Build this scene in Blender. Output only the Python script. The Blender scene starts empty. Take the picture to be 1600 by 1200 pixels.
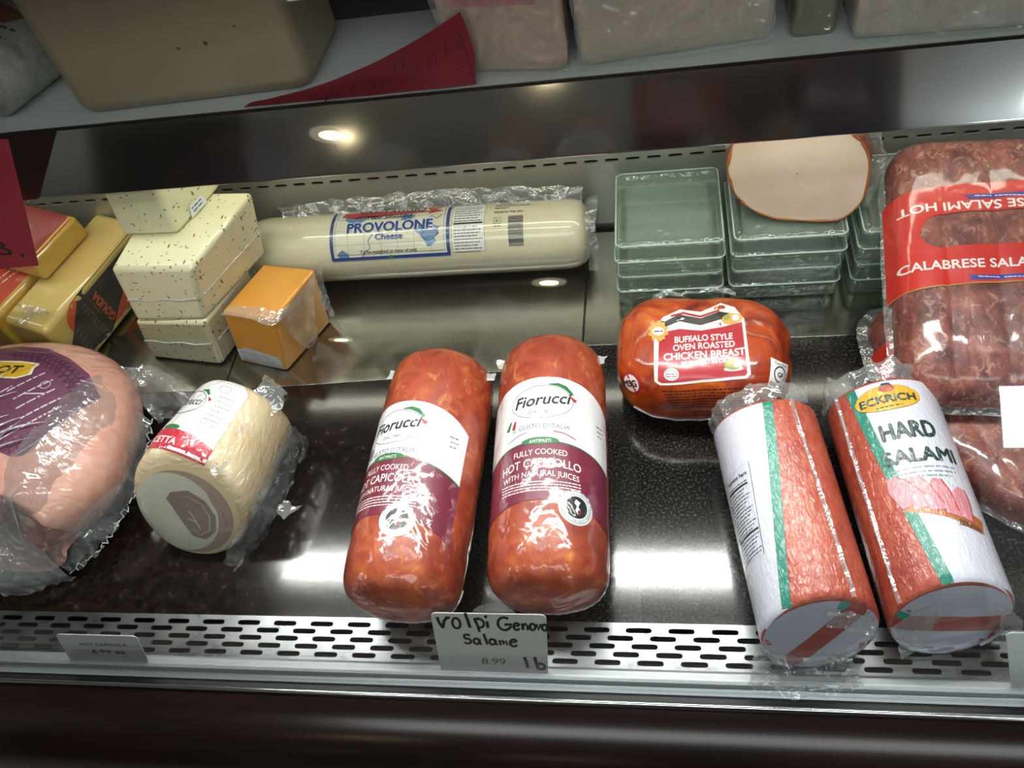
import bpy, bmesh, math, random
from math import sin, cos, pi, radians, sqrt, atan2
from mathutils import Vector, Matrix, noise
from mathutils.bvhtree import BVHTree

SC = bpy.context.scene
COL = SC.collection

# ------------------------------------------------------------------ camera
cd = bpy.data.cameras.new('camera'); cam = bpy.data.objects.new('camera', cd); COL.objects.link(cam)
CAM = Vector((0.055639, -0.744260, 0.904936))
P_, Y_, R_ = 0.9475442, 0.3081844, -0.2844097
fw = Vector((-sin(Y_)*cos(P_), cos(Y_)*cos(P_), -sin(P_)))
rt = Vector((cos(Y_), sin(Y_), 0)); up = rt.cross(fw)
r2 = cos(R_)*rt + sin(R_)*up; u2 = -sin(R_)*rt + cos(R_)*up
cam.matrix_world = Matrix(((r2.x, u2.x, -fw.x, CAM.x), (r2.y, u2.y, -fw.y, CAM.y), (r2.z, u2.z, -fw.z, CAM.z), (0, 0, 0, 1)))
cd.sensor_fit = 'HORIZONTAL'; cd.sensor_width = 36.0; cd.lens = 36.0*1300.12/1600
cd.clip_start = 0.01; cd.clip_end = 60
SC.camera = cam

# ------------------------------------------------------------------ world, exposure, lights
SC.view_settings.view_transform = 'Standard'; SC.view_settings.look = 'None'
SC.view_settings.gamma = 1; SC.view_settings.use_curve_mapping = False
SC.view_settings.exposure = 0.0
SC.cycles.max_bounces = 10; SC.cycles.transparent_max_bounces = 24
SC.cycles.caustics_reflective = False; SC.cycles.caustics_refractive = False
SC.cycles.sample_clamp_indirect = 6.0
W = bpy.data.worlds.new('world'); SC.world = W; W.use_nodes = True
W.node_tree.nodes['Background'].inputs[0].default_value = (0.80, 0.84, 0.90, 1)
W.node_tree.nodes['Background'].inputs[1].default_value = 0.22

def area(name, loc, rot, sx, sy, power, color, spread=180):
    l = bpy.data.lights.new(name, 'AREA'); l.shape = 'RECTANGLE'; l.size = sx; l.size_y = sy
    l.energy = power; l.color = color; l.spread = radians(spread)
    o = bpy.data.objects.new(name, l); COL.objects.link(o); o.location = loc; o.rotation_euler = rot
    return o
# lamp bar at the top edge of the front glass, shining down and a little towards the customer
area('case_top_lamp', (-0.13, -0.135, 0.628), (radians(-27), 0, 0), 1.20, 0.05, 5.4, (1.0, 0.97, 0.93), 104)
# lamp bar under the shelf, behind its front trim
area('shelf_lamp', (-0.2, 0.060, 0.312), (radians(6), 0, 0), 1.9, 0.025, 2.0, (1.0, 0.95, 0.80), 175)
# unseen fill lamps under the ceiling, added to brighten the shop and its reflections
area('shop_fill_lamp', (0.2, -1.6, 1.70), (0, 0, 0), 2.4, 0.6, 26, (0.95, 0.98, 1.0), 180)
area('shop_fill_lamp', (-5.6, -2.4, 1.70), (0, 0, 0), 2.4, 0.6, 60, (0.95, 0.98, 1.0), 180)

area('shop_fill_lamp', (5.0, -8.4, 1.70), (0, 0, 0), 2.0, 1.6, 200, (0.95, 0.98, 1.0), 180)
area('shop_fill_lamp', (-8.5, -4.6, 1.70), (0, 0, 0), 1.6, 1.6, 240, (0.95, 0.98, 1.0), 180)

# ------------------------------------------------------------------ object helpers
def thing(name, label, cat, loc=(0, 0, 0), rz=0.0, group=None, rot=None):
    o = bpy.data.objects.new(name, None); COL.objects.link(o); o.empty_display_size = 0.02
    o.location = loc; o.rotation_euler = rot if rot else (0, 0, rz)
    tag(o, label, cat, group); return o
def tag(o, label, cat, group=None):
    o['label'] = label; o['category'] = cat
    if group: o['group'] = group
    return o
def fin(bm, name, mats, parent=None, smooth=True, sharp=50, label=None, loc=None):
    me = bpy.data.meshes.new(name)
    bmesh.ops.recalc_face_normals(bm, faces=bm.faces[:]) if smooth != 'raw' else None
    bm.to_mesh(me); bm.free()
    if not isinstance(mats, (list, tuple)): mats = [mats]
    for m in mats: me.materials.append(m)
    if smooth:
        for p in me.polygons: p.use_smooth = True
        me.set_sharp_from_angle(angle=radians(sharp))
    o = bpy.data.objects.new(name, me); COL.objects.link(o)
    if smooth is True and len(me.polygons) < 2500:
        w = o.modifiers.new('weighted_normal', 'WEIGHTED_NORMAL'); w.weight = 100; w.keep_sharp = True
    if parent: o.parent = parent
    if label: o['label'] = label
    if loc: o.location = loc
    return o
def structure(o): o['kind'] = 'structure'; return o

def add_box(bm, x0, x1, y0, y1, z0, z1, mi=0, bevel=0, seg=2):
    b = bmesh.new(); r = bmesh.ops.create_cube(b, size=1)
    for v in b.verts: v.co = Vector((x0+(v.co.x+.5)*(x1-x0), y0+(v.co.y+.5)*(y1-y0), z0+(v.co.z+.5)*(z1-z0)))
    if bevel: bmesh.ops.bevel(b, geom=b.edges[:], offset=bevel, segments=seg, profile=.5, affect='EDGES')
    merge(bm, b, mi)
def merge(bm, b, mi=0):
    vm = {}
    for v in b.verts: vm[v] = bm.verts.new(v.co)
    for f in b.faces:
        try: nf = bm.faces.new([vm[v] for v in f.verts]); nf.material_index = mi
        except ValueError: pass
    b.free()
def prism(bot, top, z0, z1, bevel=.005, seg=4, sub=0):
    bm = bmesh.new()
    n = len(bot)
    a = [bm.verts.new((p[0], p[1], z0)) for p in bot]; b = [bm.verts.new((p[0], p[1], z1 if len(p) < 3 else p[2])) for p in top]
    bm.faces.new(a[::-1]); bm.faces.new(b)
    for i in range(n): bm.faces.new((a[i], a[(i+1) % n], b[(i+1) % n], b[i]))
    if bevel: bmesh.ops.bevel(bm, geom=bm.edges[:], offset=bevel, segments=seg, profile=.5, affect='EDGES')
    if sub:
        bmesh.ops.triangulate(bm, faces=[f for f in bm.faces if len(f.verts) > 4])
        bmesh.ops.subdivide_edges(bm, edges=[e for e in bm.edges if e.calc_length() > .012], cuts=sub, use_grid_fill=True)
    return bm
def loft(rings, cap=True, closed=True):
    bm = bmesh.new(); R = []
    for r in rings: R.append([bm.verts.new(p) for p in r])
    n = len(R[0])
    for i in range(len(R)-1):
        for j in range(n if closed else n-1):
            bm.faces.new((R[i][j], R[i][(j+1) % n], R[i+1][(j+1) % n], R[i+1][j]))
    if cap:
        for r in (R[0], R[-1]):
            c = bm.verts.new(sum((v.co for v in r), Vector())/n)
            for j in range(n): bm.faces.new((r[j], r[(j+1) % n], c))
    return bm
def nz(x, y, z): return noise.noise(Vector((x, y, z)))
def log_mesh(R, L, p=6, q=2.0, n=96, m=70, deform=None, slant=0):
    """meat or cheese log along +y from 0 to L, lying on z=0"""
    rings = []
    for i in range(m+1):
        t = i/m; y = L*(.5-.5*cos(pi*t)); s = abs(2*y/L-1)
        r = R*max(1e-4, 1-s**p)**(1/q)
        if i in (0, m): r = R*.02
        ring = []
        for j in range(n):
            a = 2*pi*j/n
            k = deform(a, y) if deform else 1
            z = R+r*k*cos(a)
            ring.append(Vector((r*k*sin(a), y+max(0, 1-y/(L*.7))*(z*(slant[1] if isinstance(slant, tuple) else slant)+(r*k*sin(a)*slant[0] if isinstance(slant, tuple) else 0)), z)))
        rings.append(ring)
    return loft(rings)
def extrude_profile(pts, x0, x1, closed=False, nx=1):
    bm = bmesh.new(); rows = []
    for i in range(nx+1):
        x = x0+(x1-x0)*i/nx; rows.append([bm.verts.new((x, p[0], p[1])) for p in pts])
    n = len(pts)
    for i in range(nx):
        for j in range(n if closed else n-1):
            bm.faces.new((rows[i][j], rows[i+1][j], rows[i+1][(j+1) % n], rows[i][(j+1) % n]))
    if closed:
        bm.faces.new(rows[0]); bm.faces.new(rows[-1][::-1])
    return bm
def tube(pts, r, n=8, mi=0, bm=None):
    out = bm or bmesh.new(); rings = []
    for i, p in enumerate(pts):
        p = Vector(p); d = (Vector(pts[min(i+1, len(pts)-1)])-Vector(pts[max(i-1, 0)])).normalized()
        a = d.orthogonal().normalized(); b = d.cross(a)
        rr = r[i] if isinstance(r, (list, tuple)) else r
        rings.append([p+a*rr*cos(2*pi*j/n)+b*rr*sin(2*pi*j/n) for j in range(n)])
    # keep the rings from twisting
    merge(out, loft(rings), mi); return out
def film_sheet(rows, nu=40, nv=14, amp=.003, freq=60, seed=0, frill=0, frill_f=40):
    """crinkled sheet of thin plastic through a grid of 3-D points (rows of equal length)"""
    def lerp(a, b, t): return a+(b-a)*t
    def sample(line, t):
        t = max(0, min(.99999, t))*(len(line)-1); i = int(t); f = t-i
        p0 = Vector(line[max(i-1, 0)]); p1 = Vector(line[i]); p2 = Vector(line[i+1]); p3 = Vector(line[min(i+2, len(line)-1)])
        return .5*((2*p1)+(p2-p0)*f+(2*p0-5*p1+4*p2-p3)*f*f+(3*p1-p0-3*p2+p3)*f**3)
    bm = bmesh.new(); G = []
    for j in range(nv+1):
        row = []
        for i in range(nu+1):
            cross = [sample(r, i/nu) for r in rows]
            p = sample(cross, j/nv) if len(rows) > 2 else lerp(cross[0], cross[1], j/nv)
            s = p*freq+Vector((seed*7.3, seed*3.1, seed))
            d = Vector((nz(*s), nz(s.x+31, s.y, s.z), nz(s.x, s.y+57, s.z)))*amp
            s2 = s*2.7; d += Vector((nz(*s2), nz(s2.x+31, s2.y, s2.z), nz(s2.x, s2.y+57, s2.z)))*amp*.5
            if frill and j > nv-3:
                d += Vector((0, 0, sin(i/nu*frill_f)))*frill*(j-nv+3)/3
                d += Vector((sin(i/nu*frill_f*1.3), cos(i/nu*frill_f*1.1), 0))*frill*.5*(j-nv+3)/3
            row.append(bm.verts.new(p+d))
        G.append(row)
    for j in range(nv):
        for i in range(nu): bm.faces.new((G[j][i], G[j][i+1], G[j+1][i+1], G[j+1][i]))
    return bm

# ------------------------------------------------------------------ material helpers
def lin(c):
    if isinstance(c, str):
        c = [int(c[i:i+2], 16)/255 for i in (0, 2, 4)]
    return tuple(((x/12.92) if x <= .04045 else ((x+.055)/1.055)**2.4) for x in c)+(1,)
class Mat:
    def __init__(s, name):
        s.m = bpy.data.materials.new(name); s.m.use_nodes = True; s.t = s.m.node_tree
        s.b = s.t.nodes['Principled BSDF']; s.tc = None
    def n(s, typ, **kw):
        x = s.t.nodes.new(typ)
        for k, v in kw.items(): setattr(x, k, v)
        return x
    def link(s, a, b): s.t.links.new(a, b)
    def coord(s, scale=(1, 1, 1), rot=(0, 0, 0)):
        if not s.tc: s.tc = s.n('ShaderNodeTexCoord')
        mp = s.n('ShaderNodeMapping'); mp.inputs['Scale'].default_value = scale; mp.inputs['Rotation'].default_value = rot
        s.link(s.tc.outputs['Object'], mp.inputs['Vector']); return mp.outputs['Vector']
    def noise(s, scale, stretch=(1, 1, 1), detail=4, rough=.55, dist=0, rot=(0, 0, 0)):
        x = s.n('ShaderNodeTexNoise'); x.inputs['Scale'].default_value = scale; x.inputs['Detail'].default_value = detail
        x.inputs['Roughness'].default_value = rough; x.inputs['Distortion'].default_value = dist
        s.link(s.coord(stretch, rot), x.inputs['Vector']); return x.outputs['Fac']
    def voro(s, scale, stretch=(1, 1, 1), feature='F1', rot=(0, 0, 0), rand=1.0):
        x = s.n('ShaderNodeTexVoronoi', feature=feature); x.inputs['Scale'].default_value = scale
        x.inputs['Randomness'].default_value = rand
        s.link(s.coord(stretch, rot), x.inputs['Vector']); return x
    def ramp(s, fac, stops, interp='LINEAR'):
        x = s.n('ShaderNodeValToRGB'); r = x.color_ramp; r.interpolation = interp
        while len(r.elements) > 1: r.elements.remove(r.elements[-1])
        r.elements[0].position = stops[0][0]; r.elements[0].color = lin(stops[0][1])
        for p, c in stops[1:]:
            e = r.elements.new(p); e.color = lin(c)
        s.link(fac, x.inputs['Fac']); return x.outputs['Color']
    def mix(s, fac, a, b, mode='MIX'):
        x = s.n('ShaderNodeMix', data_type='RGBA', blend_type=mode)
        for k, v in ((0, fac), (6, a), (7, b)):
            if hasattr(v, 'is_output'): s.link(v, x.inputs[k])
            elif k == 0: x.inputs[0].default_value = v
            else: x.inputs[k].default_value = lin(v)
        return x.outputs[2]
    def math(s, op, a, b=0.0, c=0.0):
        x = s.n('ShaderNodeMath', operation=op)
        for i, v in enumerate((a, b, c)):
            if hasattr(v, 'is_output'): s.link(v, x.inputs[i])
            else: x.inputs[i].default_value = v
        return x.outputs[0]
    def bump(s, h, strength=.3, dist=.002, target='Normal', prev=None):
        x = s.n('ShaderNodeBump'); x.inputs['Strength'].default_value = strength; x.inputs['Distance'].default_value = dist
        s.link(h, x.inputs['Height'])
        if prev: s.link(prev, x.inputs['Normal'])
        if target: s.link(x.outputs['Normal'], s.b.inputs[target])
        return x.outputs['Normal']
    def set(s, **kw):
        for k, v in kw.items():
            k = {'color': 'Base Color', 'rough': 'Roughness', 'metal': 'Metallic', 'coat': 'Coat Weight', 'coat_rough': 'Coat Roughness',
                 'spec': 'Specular IOR Level', 'sss': 'Subsurface Weight', 'trans': 'Transmission Weight', 'alpha': 'Alpha',
                 'emit': 'Emission Strength', 'ecol': 'Emission Color', 'sscale': 'Subsurface Scale'}[k]
            if hasattr(v, 'is_output'): s.link(v, s.b.inputs[k])
            else: s.b.inputs[k].default_value = lin(v) if isinstance(v, (str, tuple, list)) else v
        return s
def simple(name, color, rough=.5, **kw): return Mat(name).set(color=color, rough=rough, **kw).m

# wrinkled shrink film: the same crinkle under meat, paper and ink of one product
WRAP = {
    'log':  dict(s=26, st=(1, .8, 1), k=.8, d=.006, fine=90, fk=.22, cr=.11),
    'tight': dict(s=14, st=(1, .5, 1), k=.55, d=.006, fine=120, fk=.10, cr=.10),
    'glit': dict(s=130, st=(1.5, .6, 1.5), k=1.0, d=.0034, fine=330, fk=.5, cr=.06),
    'loose': dict(s=16, st=(1, 2.2, 1), k=1.0, d=.012, fine=70, fk=.25, cr=.06),
    'cling': dict(s=45, st=(1, 1, 2.5), k=1.0, d=.007, fine=150, fk=.45, cr=.12),
    'label': dict(s=20, st=(1, 1, 1), k=.4, d=.004, fine=90, fk=.15, cr=.22),
    'flat': dict(s=6, st=(1, 1, 1), k=.25, d=.006, fine=60, fk=.05, cr=.10),
}
def wrapped(mt, kind, coat=1.0):
    w = WRAP[kind]
    a = mt.noise(w['s'], w['st'], detail=2, dist=.8)
    f = mt.noise(w['fine'], w['st'], detail=3, dist=.5)
    n1 = mt.bump(a, w['k'], w['d'], target=None)
    n2 = mt.bump(f, w['fk'], .002, target=None, prev=n1)
    mt.link(n2, mt.b.inputs['Coat Normal'])
    mt.set(coat=coat, coat_rough=w['cr'])
    x = mt.bump(a, w['k']*.3, w['d']*.4)
    return mt
INK = {}
def ink(color, kind=None, rough=.45):
    k = (color, kind)
    if k not in INK:
        mt = Mat('print_'+(kind or 'plain')+'_'+str(color)).set(color=color, rough=rough)
        if kind: wrapped(mt, kind)
        INK[k] = mt.m
    return INK[k]

def schlick(mt, normal=None, f0=.04):
    lw = mt.n('ShaderNodeLayerWeight'); lw.inputs['Blend'].default_value = .5
    if normal: mt.link(normal, lw.inputs['Normal'])
    return mt.math('MULTIPLY_ADD', mt.math('POWER', lw.outputs['Facing'], 5.0), 1-f0, f0)
def film(name='clear_film', haze=.10, tint='eef2f2', rough=.10, refl=.10, bumps=(45, .8)):
    mt = Mat(name); t = mt.t
    tr = mt.n('ShaderNodeBsdfTransparent'); tr.inputs[0].default_value = lin('fbfcfc')
    gl = mt.n('ShaderNodeBsdfGlossy'); gl.inputs['Roughness'].default_value = rough
    df = mt.n('ShaderNodeBsdfDiffuse'); df.inputs[0].default_value = lin(tint)
    nb = mt.bump(mt.noise(bumps[0], detail=3, dist=.8), bumps[1], .004, target=None); mt.link(nb, gl.inputs['Normal'])
    f2 = mt.math('MINIMUM', mt.math('MULTIPLY_ADD', schlick(mt, nb), .7, refl), .24)
    m1 = mt.n('ShaderNodeMixShader'); m1.inputs[0].default_value = haze; mt.link(tr.outputs[0], m1.inputs[1]); mt.link(df.outputs[0], m1.inputs[2])
    m2 = mt.n('ShaderNodeMixShader'); mt.link(f2, m2.inputs[0]); mt.link(m1.outputs[0], m2.inputs[1]); mt.link(gl.outputs[0], m2.inputs[2])
    mt.link(m2.outputs[0], t.nodes['Material Output'].inputs[0]); t.nodes.remove(mt.b)
    return mt.m
FILM = film(rough=.2)
FILM_BAG = film('bag_film', haze=.10, refl=.16, rough=.12, bumps=(38, 1.0))
FILM_HAZY = film('hazy_film', haze=.16, refl=.12)
FILM_EDGE = film('film_edge', haze=.55, refl=.25)

# ------------------------------------------------------------------ decals: printed labels laid on a surface
_TC = {}
def text2d(s, bold=0.0):
    k = (s, bold)
    if k in _TC: return _TC[k]
    c = bpy.data.curves.new('t', 'FONT'); c.body = s; c.size = 1; c.offset = bold; c.resolution_u = 3; c.fill_mode = 'FRONT'
    o = bpy.data.objects.new('t', c); COL.objects.link(o)
    dg = bpy.context.evaluated_depsgraph_get(); me = bpy.data.meshes.new_from_object(o.evaluated_get(dg))
    V = [(v.co.x, v.co.y) for v in me.vertices]; F = [tuple(p.vertices) for p in me.polygons]
    bpy.data.objects.remove(o); bpy.data.curves.remove(c); bpy.data.meshes.remove(me)
    _TC[k] = (V, F); return V, F
class Decal:
    def __init__(s, mats): s.bm = bmesh.new(); s.mats = mats
    def poly(s, pts, mi=0, layer=0):
        b = bmesh.new(); vs = [b.verts.new((p[0], p[1], layer)) for p in pts]; b.faces.new(vs)
        bmesh.ops.triangulate(b, faces=b.faces[:]); merge(s.bm, b, mi)
    def rect(s, x0, y0, x1, y1, mi=0, layer=0): s.poly([(x0, y0), (x1, y0), (x1, y1), (x0, y1)], mi, layer)
    def ell(s, x, y, a, b, mi=0, layer=0, n=40, t0=0, t1=2*pi, rot=0):
        P = [(a*cos(t0+(t1-t0)*i/n), b*sin(t0+(t1-t0)*i/n)) for i in range(n + (0 if t1-t0 >= 2*pi-1e-6 else 1))]
        s.poly([(x+p*cos(rot)-q*sin(rot), y+p*sin(rot)+q*cos(rot)) for p, q in P], mi, layer)
    def line(s, pts, w, mi=0, layer=0, closed=False):
        P = [Vector(p) for p in pts]; n = len(P); ws = w if isinstance(w, (list, tuple)) else [w]*n
        L, Rr = [], []
        for i in range(n):
            if closed: d = P[(i+1) % n]-P[i-1]
            else: d = P[min(i+1, n-1)]-P[max(i-1, 0)]
            d.normalize(); q = Vector((-d.y, d.x))*ws[i]/2; L.append(P[i]+q); Rr.append(P[i]-q)
        for i in range(n if closed else n-1):
            j = (i+1) % n
            vs = [s.bm.verts.new((p.x, p.y, layer)) for p in (L[i], Rr[i], Rr[j], L[j])]
            f = s.bm.faces.new(vs); f.material_index = mi
    def ring(s, x, y, a, b, w, mi=0, layer=0, n=44, t0=0, t1=2*pi, rot=0):
        full = t1-t0 >= 2*pi-1e-6
        P = [(a*cos(t0+(t1-t0)*i/n), b*sin(t0+(t1-t0)*i/n)) for i in range(n+(0 if full else 1))]
        s.line([(x+p*cos(rot)-q*sin(rot), y+p*sin(rot)+q*cos(rot)) for p, q in P], w, mi, layer, full)
    def text(s, txt, x, y, size, mi=0, layer=2, width=None, rot=0, shear=0, bold=0.0, align='C', arc=0, ring=None):
        V, F = text2d(txt, 0.0)
        if not V: return
        if bold > .001 and not getattr(s, '_h', False):
            s._h = True; b = bold*size*1.3
            for i, (p, q) in enumerate(((b, 0), (-b, 0), (0, b), (0, -b))):
                pp, qq = p*cos(rot)-q*sin(rot), p*sin(rot)+q*cos(rot)
                s.text(txt, x+(pp if not ring else 0), y+(qq if not ring else 0), size, mi, layer+.05*(i+1), width, rot, shear, 0.0, align, arc, ring)
            s._h = False
        x0 = min(v[0] for v in V); x1 = max(v[0] for v in V); w = x1-x0
        sx = size if width is None else width/w
        out = []
        for px, py in V:
            qx = (px-x0-(w/2 if align == 'C' else (w if align == 'R' else 0)))*sx; qy = py*size
            qx += shear*qy
            if ring:
                rad, a0 = ring; aa = a0 - qx/rad; rr = rad+qy
                out.append((x+rr*cos(aa), y+rr*sin(aa), layer)); continue
            qy += arc*qx*qx
            out.append((x+qx*cos(rot)-qy*sin(rot), y+qx*sin(rot)+qy*cos(rot), layer))
        vs = [s.bm.verts.new(p) for p in out]
        for f in F:
            try: nf = s.bm.faces.new([vs[i] for i in f]); nf.material_index = mi
            except ValueError: pass
    def tiny(s, x0, y, x1, size, mi=0, layer=2, seed=0, rot=0, ox=0, oy=0):
        """a line of print too small to read: short dashes"""
        rnd = random.Random(seed); x = x0
        while x < x1:
            w = size*rnd.uniform(.8, 3.2); e = min(x+w, x1)
            pts = [(x, y), (e, y), (e, y+size*.62), (x, y+size*.62)]
            if rot: pts = [(ox+(a-ox)*cos(rot)-(b-oy)*sin(rot), oy+(a-ox)*sin(rot)+(b-oy)*cos(rot)) for a, b in pts]
            s.poly(pts, mi, layer); x = e+size*.5
    def build(s, name, mp, parent, step=.006, off=.0006, dl=.00016, label=None):
        bm = s.bm
        if step:
            for ax in (0, 1):
                vals = [v.co[ax] for v in bm.verts]; a, b = min(vals), max(vals)
                k = int((b-a)/step)
                for i in range(1, k+1):
                    c = Vector((0, 0, 0)); c[ax] = a+(b-a)*i/(k+1); nn = Vector((0, 0, 0)); nn[ax] = 1
                    bmesh.ops.bisect_plane(bm, geom=bm.verts[:]+bm.edges[:]+bm.faces[:], plane_co=c, plane_no=nn, dist=1e-7)
        cache = {}
        for v in bm.verts:
            p = mp(v.co.x, v.co.y, off+v.co.z*dl)
            v.co = p
        return fin(bm, name, s.mats, parent, smooth='raw', sharp=180, label=label)
def radial_map(bvh, R, tf=lambda x, y: (x, y), axis=None, slant=0, L=1):
    """label x -> arc length to the right of the crown, label y -> along +y"""
    def f(x, y, off):
        u, v = tf(x, y); a = u/R; d = Vector((sin(a), 0, cos(a))); v += max(0, 1-v/(L*.7))*(R+R*cos(a))*slant; c = axis(v) if axis else Vector((0, v, R))
        h = bvh.ray_cast(c+d*R*3, -d)
        p = h[0] if h[0] is not None else c+d*R
        return p+d*off
    return f
def planar_map(bvh, o, ux, uy, n, fall=0.0, far=.3):
    o, ux, uy, n = Vector(o), Vector(ux).normalized(), Vector(uy).normalized(), Vector(n).normalized()
    def f(x, y, off):
        p = o+ux*x+uy*y
        if bvh is None: return p+n*off
        h = bvh.ray_cast(p+n*far, -n)
        q = h[0] if h[0] is not None else p-n*fall
        return q+n*off
    return f

# ------------------------------------------------------------------ materials of the place
def granite():
    mt = Mat('black_granite')
    a = mt.noise(330, detail=4, rough=.75); b = mt.noise(70, detail=4, rough=.7); c = mt.noise(2.2, detail=2)
    xyz = mt.n('ShaderNodeSeparateXYZ'); mt.link(mt.coord(), xyz.inputs[0])
    side = mt.math('ADD', mt.math('MULTIPLY_ADD', xyz.outputs[0], .9, .42), mt.math('MULTIPLY_ADD', c, .5, -.25))
    sp = mt.ramp(a, [(.36, '0c0c0c'), (.52, '151413'), (.62, '3e3b38'), (.76, '7a766f')])
    br = mt.ramp(b, [(.38, '0a0706'), (.6, '1e1511'), (.78, '453a32')])
    col = mt.mix(mt.ramp(side, [(.05, 'ffffff'), (.45, '303030')]), sp, br)
    mt.set(color=col, rough=.13, spec=.5, coat=.12, coat_rough=.05)
    mt.bump(mt.noise(30, detail=3), .06, .001)
    return mt.m
def steel(name='tray_steel', rough=.16, base='b9bab6', streak=True):
    mt = Mat(name)
    a = mt.noise(9, (1, 6, 1), detail=5); b = mt.noise(14, detail=4, dist=1.2)
    mt.set(color=mt.mix(mt.ramp(b, [(.45, '000000'), (.75, '909090')]), base, 'd8d8d2'), metal=1.0,
           rough=mt.math('MULTIPLY_ADD', b, .22, rough-.06))
    mt.bump(a, .08, .002)
    return mt.m
GRANITE = granite(); STEEL = steel('polished_tray_steel', .12, 'a3a29a'); WALL_STEEL = Mat('back_panel_steel').set(color='a6a69e', metal=.6, rough=.36).m
GRILLE = steel('grille_aluminium', .24, 'a4a7ab')
ALU = simple('lip_aluminium', 'c2c7c9', .42, metal=.55)
BLACK = simple('rubber_gap_black', '0a0a0a', .5)
DARKVOID = simple('dark_recess', '060606', .9)
BEAD = simple('chrome_bead', 'c8c8c8', .15, metal=1.0)
def bumper_mat():
    mt = Mat('bumper_dark_brown'); a = mt.noise(4, (1, 5, 5), detail=3)
    mt.set(color=mt.ramp(a, [(.3, '0c0706'), (.7, '1c0f0b')]), rough=.22, spec=.4); mt.bump(mt.noise(300), .03, .0005); return mt.m
BUMPER = bumper_mat()
WHITE_SHELF = simple('shelf_white', 'c9cbc8', .35)
def strip_mat():
    mt = Mat('mirror_trim'); a = mt.noise(5, (1, 1, 1), detail=3)
    mt.set(color='c4c1be', metal=1.0, rough=mt.math('MULTIPLY_ADD', a, .06, .05)); mt.bump(mt.noise(3.5, detail=1), .05, .01); return mt.m
STRIP = strip_mat()
def pane_glass():
    mt = Mat('front_pane_glass'); t = mt.t
    tr = mt.n('ShaderNodeBsdfTransparent'); tr.inputs[0].default_value = lin('f8fbfa')
    gl = mt.n('ShaderNodeBsdfGlossy'); gl.inputs['Roughness'].default_value = .015
    m2 = mt.n('ShaderNodeMixShader'); mt.link(schlick(mt, None, .035), m2.inputs[0]); mt.link(tr.outputs[0], m2.inputs[1]); mt.link(gl.outputs[0], m2.inputs[2])
    mt.link(m2.outputs[0], t.nodes['Material Output'].inputs[0]); t.nodes.remove(mt.b); return mt.m
PANE = pane_glass()

# ------------------------------------------------------------------ the display case
X0, X1 = -1.25, 0.85
def slotted(rows, pitch, sl, sh, x0, x1, z_of, thick, n=20):
    """plate pierced by stadium slots; rows = list of (y0, y1, shift); z_of(x, y, k) places the point, k=1 on the back"""
    bm = bmesh.new()
    for (y0, y1, sft) in rows:
        k0 = int(math.floor((x0-sft)/pitch)); x = sft+k0*pitch; cy = (y0+y1)/2
        while x < x1:
            hx, hy = pitch/2, (y1-y0)/2; cx = x+hx
            ca = atan2(hy, hx); angs = sorted(set([2*pi*i/n for i in range(n)]+[ca, pi-ca, pi+ca, 2*pi-ca]))
            inn, out, bck = [], [], []
            for a in angs:
                c, s_ = cos(a), sin(a)
                k = min(hx/abs(c) if abs(c) > 1e-9 else 1e9, hy/abs(s_) if abs(s_) > 1e-9 else 1e9)
                out.append(bm.verts.new(z_of(cx+c*k, cy+s_*k, 0)))
                lo, hi = 0, 1
                r = sh/2; hl = sl/2-r
                for _ in range(24):
                    md = (lo+hi)/2; px, py = c*md, s_*md
                    dd = sqrt(max(abs(px)-hl, 0)**2+py*py)
                    if dd < r: lo = md
                    else: hi = md
                inn.append(bm.verts.new(z_of(cx+c*lo, cy+s_*lo, 0))); bck.append(bm.verts.new(z_of(cx+c*lo, cy+s_*lo, 1)))
            m = len(angs)
            for i in range(m):
                j = (i+1) % m
                bm.faces.new((inn[i], out[i], out[j], inn[j])); bm.faces.new((bck[i], inn[i], inn[j], bck[j]))
            x += pitch
    return bm
case = thing('deli_display_case', 'refrigerated deli display case with black stone deck, slotted steel grille and sloping glass front', 'display case', (0, 0, 0))
bm = bmesh.new(); add_box(bm, X0, X1, -.446, .150, -.03, 0, bevel=.0015)
fin(bm, 'deck', GRANITE, case, label='polished black granite deck')
bm = bmesh.new(); add_box(bm, X0, X1, .1475, .151, 0, .006); fin(bm, 'deck_gap_strip', BLACK, case)  # black strip drawn for the dark gap behind the deck
# back panel with one row of slots
zr = [(0, .121, None), (.121, .138, 0.012), (.138, .318, None)]
bm = slotted([(.121, .138, .012)],   .0285, .0200, .0060, X0, X1, lambda x, y, k: Vector((x, .1525+.003*k, y)), .003)
for a, b in ((.004, .121), (.138, .318)):
    vs = [bm.verts.new(p) for p in ((X0, .1525, a), (X1, .1525, a), (X1, .1525, b), (X0, .1525, b))]; bm.faces.new(vs)
fin(bm, 'back_panel', WALL_STEEL, case, smooth=False, label='grey steel back panel with a row of short slots')
bm = bmesh.new(); add_box(bm, X0, X1, .175, .19, 0, .318); fin(bm, 'air_duct', DARKVOID, case)
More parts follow.
